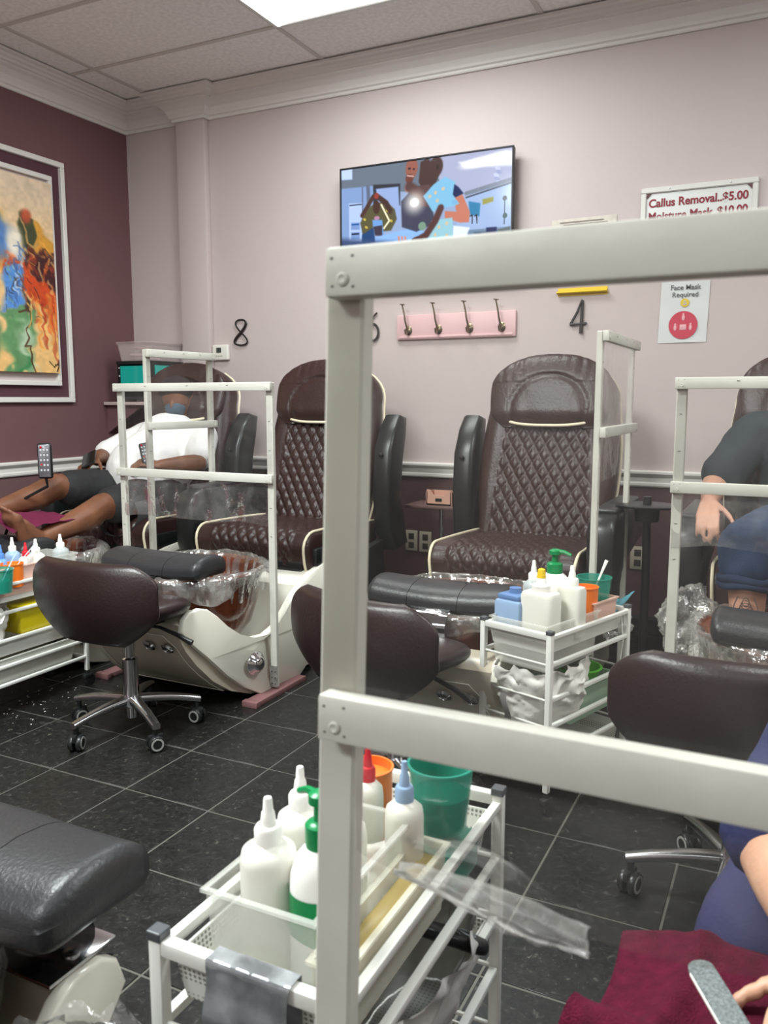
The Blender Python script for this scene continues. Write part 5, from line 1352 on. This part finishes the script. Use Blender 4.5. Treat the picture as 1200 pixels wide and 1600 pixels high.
# ===== man in the white shirt, reclining with his legs out
m1 = thing('person', 'man in a white shirt and black shorts, reclining with his feet up at left', 'person', (-3.1, 3.4, .64))
O1 = Vector(m1.location)
def rel(o, me_o):  # keep world geometry, parent at its empty
    me_o.parent = o; me_o.matrix_parent_inverse = Matrix.Translation(-Vector(o.location)); return me_o
pel = V(-3.12, 3.46, .70); chest = V(-3.13, 3.64, .93); neck = V(-3.13, 3.75, 1.09); hd = V(-3.12, 3.70, 1.205)
shR, shL = V(-3.35, 3.69, .985), V(-2.94, 3.69, .985)
elR, elL = V(-3.46, 3.47, .885), V(-2.83, 3.50, .865)
haR, haL = V(-3.33, 3.28, .880), V(-2.93, 3.33, .865)
hipR, hipL = V(-3.22, 3.42, .69), V(-3.02, 3.42, .68)
knR, knL = V(-3.27, 2.95, .775), V(-3.00, 2.98, .685)
anR, anL = V(-3.24, 2.54, .695), V(-2.97, 2.56, .585)
g = G()
g.cone(neck-V(0, 0, .03), .062, hd-V(0, -.02, .03), .058, 3)
Pf = head(g, hd, V(.32, -.90, -.22), V(0, -.18, 1), 1.02)
for a, b, c_, hn in ((shR, elR, haR, 'R'), (shL, elL, haL, 'L')):
    g.cone(a, .060, b, .047, 2); g.cone(b, .050, b.lerp(c_, .35), .048, 2); g.cone(b.lerp(c_, .35), .048, c_, .030, 2)
hand(g, haR, V(.18, -.9, -.22), V(-.2, -.2, 1), V(.9, 0, .1), 1.08, 1.0, .8)
hand(g, haL, V(-.55, -.6, .12), V(.25, -.25, .95), V(-.3, .2, 1), 1.08, 1.1, .6)
g.cone(pel, .16, chest, .17, 2); g.cone(shR, .07, shL, .07, 2); g.cone(chest, .12, neck, .06, 2)
for hp, kn, an in ((hipR, knR, anR), (hipL, knL, anL)):
    g.cone(hp, .105, kn, .064, 3); g.cone(kn, .064, kn.lerp(an, .30)-V(0, 0, .014), .066, 2); g.cone(kn.lerp(an, .30)-V(0, 0, .014), .066, an, .036, 2)
foot(g, anR, V(-.05, -.40, .92), V(0, -.9, -.4)*-1, 1.08, -1)
foot(g, anL, V(.02, -.42, .92), V(0, -.9, -.4)*-1, 1.08, 1)
me = fused(g, .0075, 4, name='body'); b1 = obj('body', me, SK1, None); b1.data.materials.append(SK1); rel(m1, b1)
# shirt
g = G(); g.cone(pel+V(0, -.02, .06), .19, chest, .20, 3); g.cone(pel+V(0, -.05, .13), .185, chest-V(0, .03, .04), .19, 3); g.cone(shR, .086, shL, .086, 3); g.cone(chest+V(0, 0, .03), .15, neck-V(0, .0, .035), .072, 2)
g.cone(shR, .088, shR.lerp(elR, .86), .082, 2); g.cone(shL, .088, shL.lerp(elL, .72), .078, 2); g.cone(pel+V(0, -.04, .03), .185, pel+V(0, -.05, .12), .19, 3)
me = fused(g, .010, 3, wrinkle(.006, 9), 'shirt'); o = obj('shirt', me, mat('white_cotton', (226, 224, 222), .85, bump=.3, bscale=180)); rel(m1, o)
# shorts
g = G(); g.cone(pel+V(0, .02, .0), .185, pel-V(0, .04, .01), .185, 3)
for hp, kn in ((hipR, knR), (hipL, knL)): g.cone(hp, .132, hp.lerp(kn, .80)+V(0, 0, .0), .092, 3)
me = fused(g, .010, 3, wrinkle(.008, 10, 2), 'shorts'); o = obj('shorts', me, mat('black_jersey', (34, 33, 35), .75, bump=.2, bscale=150)); rel(m1, o)
# loose grey hem panel hanging from the near leg
def hem(u, v):
    a = -.3+u*2.7; c_ = hipL.lerp(knL, .80-.40*v)
    return tuple(c_+V(.135*math.cos(a)*1.0, .02*math.sin(u*6), -.135*math.sin(a)*(1+.15*v))+V(.0, 0, -.02))
g = G(); g.grid(hem, 22, 8); bmesh.ops.solidify(g.bm, geom=list(g.bm.faces), thickness=.003); o = obj('shorts_panel', g, mat('grey_jersey', (118, 118, 120), .8), label='grey side panel of the shorts'); rel(m1, o)
g = G(); a0 = pel+V(.04, -.175, .10); g.tube([a0, a0+V(.03, -.03, .01), a0+V(.05, -.03, -.05)], .005, 8).tube([a0, a0+V(-.01, -.03, .012), a0+V(.02, -.035, -.055)], .005, 8); o = obj('drawstring', g, mat('grey_string', (160, 162, 166), .7)); rel(m1, o)
# cap, mask, beard-less
g = G(); g.ball(Pf(-.010, .048, 0), (.098, .104, .078), 3)
me = fused(g, .008, 1, name='cap'); o = obj('cap', me, mat('dark_cap', (46, 36, 36), .85)); rel(m1, o)
g = G(); ctr = Pf(.052, -.042, 0); g.ball(ctr, (.058, .058, .046), 3); me = fused(g, .006, 1, wrinkle(.003, 30), 'face_mask'); o = obj('face_mask', me, mat('slate_mask', (66, 82, 94), .8)); rel(m1, o)
for q in (-1, 1):
    g = G(); g.ball(Pf(.0640, .006, .030*q), .0115, 2); g.ball(Pf(.0735, .004, .030*q), .0055, 2, mi=1); e = obj('eye', g, [mat('eye_white', (206, 200, 192), .3), mat('iris_brown', (40, 28, 22), .2)]); rel(m1, e)
# phone in his right hand, remote in the left
t = thing('phone', 'black phone in the hand of the reclining man', 'phone', tuple(haR+V(.03, -.075, .012)), R(20)); t.rotation_euler = (R(25), R(-25), R(30))
g = G(); g.box((0, 0, 0), (.075, .15, .010), bev=.004); obj('body', g, BLACKP, t); g = G(); g.box((0, 0, .0055), (.068, .14, .001)); obj('screen', g, mat('phone_glass', (14, 15, 18), .08), t, smooth=False)
t = thing('remote_control', 'black remote with small buttons held on the reclining man\'s chest', 'remote', tuple(haL+V(-.045, -.055, .055)), R(40)); remote(t, .055, .13, .022, False); t.rotation_euler = (R(-20), R(-12), R(38))
# towel under his feet
def towel(name, label, fn, nu, nv, th=.012, m=None, bm=None):
    g = G(); g.grid(fn, nu, nv); bmesh.ops.solidify(g.bm, geom=list(g.bm.faces), thickness=th); o = obj(name, g, m or MATS['wine_towel'], angle=None); tag(o, label, 'towel'); return o
TW = mat('pile_towel', (122, 24, 60), .95, bump=1.0, bscale=420, var=.3, vscale=60)
towel('towel', 'wine red towel between the reclining man\'s feet', lambda u, v: (-3.30+.36*u, 2.42+.34*v, .655+.055*math.sin(u*PI)*(1-v*.5)+.012*nz((u*5, v*5, 0))-.08*max(0, .2-v)), 30, 26, m=mat('plum_towel', (138, 44, 84), .95, bump=.8, bscale=300))

# ===== man in the dark shirt and rolled jeans, right edge
m2 = thing('person', 'bearded man in a dark shirt and rolled jeans sitting at the right edge', 'person', (.06, 3.35, .62))
pel = V(.06, 3.50, .72); chest = V(.06, 3.62, 1.00); neck = V(.06, 3.64, 1.14); hd = V(.05, 3.58, 1.26)
shR, shL = V(-.145, 3.60, 1.065), V(.26, 3.60, 1.065); elR, elL = V(-.27, 3.42, .875), V(.38, 3.42, .875)
haR, haL = V(-.27, 3.20, .835), V(.38, 3.16, .83)
hipR, hipL = V(-.04, 3.44, .69), V(.16, 3.44, .69); knR, knL = V(-.125, 2.97, .72), V(.22, 2.97, .72); anR, anL = V(-.10, 2.83, .33), V(.20, 2.80, .33)
g = G(); g.cone(neck-V(0, 0, .03), .062, hd-V(0, -.01, .04), .058, 3); Pg = head(g, hd, V(-.1, -1, -.1), V(0, -.05, 1), 1.0)
for a, b, c_ in ((shR, elR, haR), (shL, elL, haL)): g.cone(a, .060, b, .047, 2); g.cone(b, .050, b.lerp(c_, .35), .046, 2); g.cone(b.lerp(c_, .35), .046, c_, .030, 2)
hand(g, haR, V(.05, -.85, -.40), V(-.05, -.3, 1), V(1, 0, -.2), 1.08, .75, .6); hand(g, haL, V(0, -1, -.3), V(0, -.2, 1), V(-1, 0, -.2), 1.08, .7, .6)
g.cone(pel, .15, chest, .16, 2); g.cone(shR, .07, shL, .07, 2); g.cone(chest, .12, neck, .06, 2)
for hp, kn, an in ((hipR, knR, anR), (hipL, knL, anL)): g.cone(hp, .10, kn, .062, 3); g.cone(kn, .062, kn.lerp(an, .32)+V(0, .02, 0), .064, 2); g.cone(kn.lerp(an, .32)+V(0, .02, 0), .064, an, .038, 2)
foot(g, anR, V(-.05, -1, -.1), V(0, 0, 1), 1.05, -1); foot(g, anL, V(.05, -1, -.1), V(0, 0, 1), 1.05, 1)
me = fused(g, .0075, 4, name='body'); o = obj('body', me, SK2); o.data.materials.append(SK2); rel(m2, o)
DARKT = mat('dark_teal_shirt', (36, 46, 52), .85, bump=.3, bscale=180)
g = G(); g.cone(pel+V(0, -.0, .04), .175, chest, .185, 3); g.cone(shR, .088, shL, .088, 3); g.cone(chest+V(0, 0, .03), .15, neck-V(0, 0, .04), .070, 2)
for a, b in ((shR, elR), (shL, elL)): g.cone(a, .090, a.lerp(b, .80), .082, 2)
me = fused(g, .010, 3, wrinkle(.007, 9, 4), 'shirt'); o = obj('shirt', me, DARKT); rel(m2, o)
g = G(); q0 = V(-.05, 3.425, .95)
g.grid(lambda u, v: tuple(V(-.075+.15*u, 3.428-.018*math.sin(u*PI)+.0, .88+.10*v+.02*abs(u-.5))), 8, 8); bmesh.ops.solidify(g.bm, geom=list(g.bm.faces), thickness=.002); o = obj('shirt_print', g, mat('pale_print', (176, 190, 192), .8), label='pale square print on the chest'); rel(m2, o)
DEN = mat('denim', (54, 76, 108), .85, var=.35, vscale=7, vc2=(34, 48, 76), bump=.4, bscale=220)
g = G(); g.cone(pel, .175, pel-V(0, .03, 0), .175, 3)
for hp, kn, an in ((hipR, knR, anR), (hipL, knL, anL)): g.cone(hp, .125, kn, .088, 3); g.cone(kn, .088, kn.lerp(an, .16), .086, 3)
me = fused(g, .010, 3, wrinkle(.006, 12, 6), 'jeans'); o = obj('jeans', me, DEN); rel(m2, o)
g = G()
for kn, an in ((knR, anR), (knL, anL)):
    c_ = kn.lerp(an, .30)
    for q in range(2): g.tube([tuple(c_+V(.082*math.cos(a), .082*math.sin(a), .018*q+.006*math.sin(a*3+q))) for a in np.linspace(0, 2*PI, 30)[:-1]], .014, 10, closed=True)
o = obj('jeans_cuff', g, mat('denim_dark', (38, 52, 80), .85, bump=.4, bscale=220)); rel(m2, o)
g = G()
for sx in (-1, 1):
    g.tube([tuple(knR.lerp(anR, s)+V(sx*(.030+.006*math.sin(s*30)), -.0645+.026*max(0, (s-.45)), 0)) for s in np.linspace(.38, .72, 14)], .0022, 6)
for k in range(4): g.tube([tuple(knR.lerp(anR, .42+.02*k)+V(.02*math.cos(a)*(.5+.2*k), -.066+.002*math.sin(a), .014*math.sin(a))) for a in np.linspace(0, 2*PI, 12)], .0016, 6)
o = obj('tattoo', g, mat('tattoo_ink', (92, 74, 66), .6), label='thin line tattoo on the shin'); rel(m2, o)
g = G(); g.ball(Pg(.050, -.062, 0), (.052, .040, .052), 3); me = fused(g, .006, 1, wrinkle(.006, 45), 'beard'); o = obj('beard', me, mat('grey_beard', (176, 168, 160), .9, bump=1, bscale=200)); rel(m2, o)
g = G(); g.ball(Pg(-.018, .052, 0), (.092, .098, .072), 3); me = fused(g, .007, 1, wrinkle(.004, 30), 'hair'); o = obj('hair', me, mat('dark_grey_hair', (70, 62, 58), .8, bump=1, bscale=200)); rel(m2, o)
for q in (-1, 1):
    g = G(); g.ball(Pg(.0635, .004, .030*q), .0115, 2); g.ball(Pg(.0725, .003, .030*q), .0055, 2, mi=1); e = obj('eye', g, [MATS['eye_white'], MATS['iris_brown']]); rel(m2, e)

# ===== technician at the right edge working on the near client's foot
m3 = thing('person', 'technician in navy scrubs leaning in at the lower right edge', 'person', (.20, 1.45, .50))
pel = V(.26, 1.50, .58); chest = V(.24, 1.32, .75); neck = V(.25, 1.19, .86); hd = V(.26, 1.10, .95)
shR, shL = V(.085, 1.24, .79), V(.38, 1.27, .79)     # the technician faces -y, so the photo's left arm is hers on the -x side
elR, elL = V(.000, 1.11, .635), V(.40, 1.02, .68); haR, haL = V(.066, .87, .635), V(.20, .84, .66)
hipR, hipL = V(.12, 1.48, .57), V(.32, 1.48, .57); knR, knL = V(-.005, 1.14, .475), V(.40, 1.10, .52); anR, anL = V(.03, 1.28, .10), V(.42, 1.26, .10)
g = G(); g.cone(neck-V(0, 0, .03), .055, hd, .05, 3); Ph = head(g, hd, V(0, -.7, -.7), V(0, -.6, .7), .95)
for a, b, c_ in ((shR, elR, haR), (shL, elL, haL)): g.cone(a, .052, b, .042, 2); g.cone(b, .044, b.lerp(c_, .35), .042, 2); g.cone(b.lerp(c_, .35), .042, c_, .027, 2)
hand(g, haR, V(-.28, -.9, -.10), V(.1, -.2, 1), V(-.9, -.3, -.1), .95, .9, .8); hand(g, haL, V(-.3, -.9, -.1), V(0, 0, 1), V(-1, 0, 0), .95, .7, .8)
g.cone(pel, .14, chest, .13, 2); g.cone(shR, .06, shL, .06, 2); g.cone(chest, .10, neck, .055, 2)
for hp, kn, an in ((hipR, knR, anR), (hipL, knL, anL)): g.cone(hp, .09, kn, .058, 3); g.cone(kn, .058, an, .036, 2)
me = fused(g, .0075, 4, name='body'); o = obj('body', me, SK3); o.data.materials.append(SK3); rel(m3, o)
NAVY = mat('navy_scrubs', (38, 42, 84), .8, bump=.3, bscale=160)
g = G(); g.cone(pel+V(0, 0, .03), .165, chest, .155, 3); g.cone(shR, .078, shL, .078, 3); g.cone(chest, .13, neck-V(0, 0, .03), .065, 2)
for a, b in ((shR, elR), (shL, elL)): g.cone(a, .080, a.lerp(b, .92), .066, 2)
me = fused(g, .009, 3, wrinkle(.006, 10, 4), 'scrub_top'); o = obj('scrub_top', me, NAVY); rel(m3, o)
g = G(); g.cone(pel, .17, pel-V(0, .02, 0), .165, 3)
for hp, kn, an in ((hipR, knR, anR), (hipL, knL, anL)): g.cone(hp, .115, kn, .080, 3); g.cone(kn, .080, kn.lerp(an, .85), .062, 3)
me = fused(g, .010, 3, wrinkle(.006, 12, 6), 'trousers'); o = obj('trousers', me, mat('navy_trousers', (46, 46, 84), .8, bump=.3, bscale=160)); rel(m3, o)
g = G()
for an in (anR, anL): g.cone(an-V(0, -.02, .055), .044, an-V(0, .13, .062), .036, 3)
me = fused(g, .008, 2, name='shoes'); o = obj('shoes', me, BLACKM); rel(m3, o)
g = G(); g.ball(Ph(-.02, .04, 0), (.095, .10, .085), 3); me = fused(g, .008, 1, wrinkle(.004, 30), 'hair'); o = obj('hair', me, mat('black_hair', (26, 22, 22), .5, bump=1, bscale=200)); rel(m3, o)
dup(s1, (.22, 1.56, 0), R(170), 'stool under the technician, out of sight past the right edge', skip=('backrest',))
# nail file in the hand
t = thing('nail_file', 'grey nail file with rounded tip over the wine red towel', 'nail file', (-.0175, .751, .640))
g = G(); rg = []
for s in [.5-.5*math.cos(PI*k_/40) for k_ in range(41)]:
    y = (s-.5)*.175; w_ = .0125*math.sqrt(max(.02, 1-max(0, abs(s-.5)*2-.87)**2/.13**2)); rg.append([(-w_, y, -.0018), (w_, y, -.0018), (w_, y, .0018), (-w_, y, .0018)])
g.loft(rg); obj('blade', g, mat('file_grit', (142, 150, 150), .8, bump=1, bscale=900, var=.5, vscale=380), t, smooth=False)
g = G(); g.box((-.0132, -.004, 0), (.0012, .15, .003)); obj('edge', g, WPL, t, smooth=False)
t.rotation_euler = (R(0), R(-8), R(28))
# near footrest, towel on top
nf = make_foot = None
t = thing('foot_rest', 'footrest under the wine red towel at the lower right', 'footrest', (.115, .80, 0))
g = G(); rg = []
for x in np.linspace(-.245, .245, 26):
    e = min(1, (.245-abs(x))/.04); e = math.sqrt(max(.04, 1-(1-e)**2)); rg.append([(x, .095*e*sgp(math.cos(q), .6), .545+.04*e*sgp(math.sin(q), .6)) for q in np.linspace(0, 2*PI, 29)[:-1]])
g.loft(rg); obj('cushion', g, BLACKV, t, angle=60); g = G(); g.tube([(0, 0, .02), (0, 0, .51)], .02, 12).lathe([(0, 0), (.14, 0), (.14, .012), (.02, .02), (0, .02)], n=28); obj('post', g, STEEL, t, angle=40)
def tw(u, v):
    x = -.185+.46*u; s = v
    y = .66+.30*v
    z = .603+.006*nz((x*9, y*9, 3))-.10*max(0, .12-u)*1.2-.02*max(0, .10-v)*3-.06*max(0, v-.88)*3+.010*math.exp(-((u-.10-.1*v)/.03)**2)
    x += .018*math.sin(v*4)+.05*v
    return (x, y, z)
towel('towel', 'thick wine red towel spread at the lower right corner', tw, 60, 40, .014, TW)
g = G()
def fold(u, v):
    a = v*1.5*PI; r = .020+.006*nz((u*4, v*2, 1)); x = -.155+.30*u; y = .735-.05*u+r*math.cos(a)-.01
    return (x-.02*v, y, .622+r*math.sin(a)+.010*nz((u*6, v, 2)))
towel('towel', 'rolled edge of a second wine red towel lying on the first', fold, 40, 22, .010, TW)

# ---- black logo mark on the near cream shell + dark liner bag at the bottom edge
g = G()
pts = [(0, 0), (.012, .006), (.020, .018), (.016, .030), (.004, .034), (-.008, .028), (-.014, .016), (-.010, .004)]
g.tube([(x, 0, z) for x, z in pts], .0030, 8, closed=True).tube([(.002, 0, .010), (.010, 0, .018), (.002, 0, .026)], .0028, 8).tube([(-.016, 0, .032), (-.022, 0, .038), (-.012, 0, .038)], .0024, 6).tube([(.014, 0, .036), (.024, 0, .040), (.020, 0, .030)], .0024, 6)
o = obj('emblem', g, BLACKM); o.location = (0, 0, 0)
o.parent = near; o.location = (-.20, -1.0, .335); o.rotation_euler = (R(35), 0, R(35)); o['label'] = 'curly black emblem'
t = thing('trash_bag', 'dark plastic bag with a clear rim at the bottom edge, left of the silver tape', 'bag', (-.60, .52, .36))
g = bagmesh(lambda s: (.075+.012*s, .06+.012*s), seed=11, zs=(0, .17), amp=.022); obj('bag_body', g, mat('dark_bag', (40, 44, 52), .18, bump=.8, bscale=40), t, angle=60)
g = bagmesh(lambda s: (.088+.010*s, .073+.010*s), seed=12, zs=(.14, .19), amp=.022, m=8); obj('bag_rim', g, LINER, t, angle=60)

# ---------------------------------------------------------------- groups for repeats
PHR = {'pedicure_chair': 'pedicure chairs in two facing rows', 'tub_liner': 'clear liners in the foot tubs', 'divider_frame': 'white framed vinyl screens', 'pedicure_stool': 'brown stools on star bases',
       'trolley': 'white three-tier trolleys', 'squeeze_bottle': 'squeeze bottles on the trolleys', 'pump_bottle': 'green topped pump bottles', 'plastic_bin': 'frosted bins on the trolleys', 'jar': 'orange scrub jars',
       'cup': 'teal cups on the trolleys', 'spatula': 'spatulas on the left trolley', 'wall_outlet': 'wall outlets under the chair rail', 'wall_number': 'black station numbers', 'ceiling_light': 'ceiling light panels',
       'remote_control': 'chair remotes and handsets', 'trash_bag': 'bags in the trolleys', 'towel': 'wine red towels', 'person': 'people in the salon', 'plastic_bag': 'crumpled clear bags'}
for o in bpy.data.objects:
    if not o.parent and 'category' in o.keys():
        k = o.name.split('.')[0]
        if k in PHR: o['group'] = PHR[k]
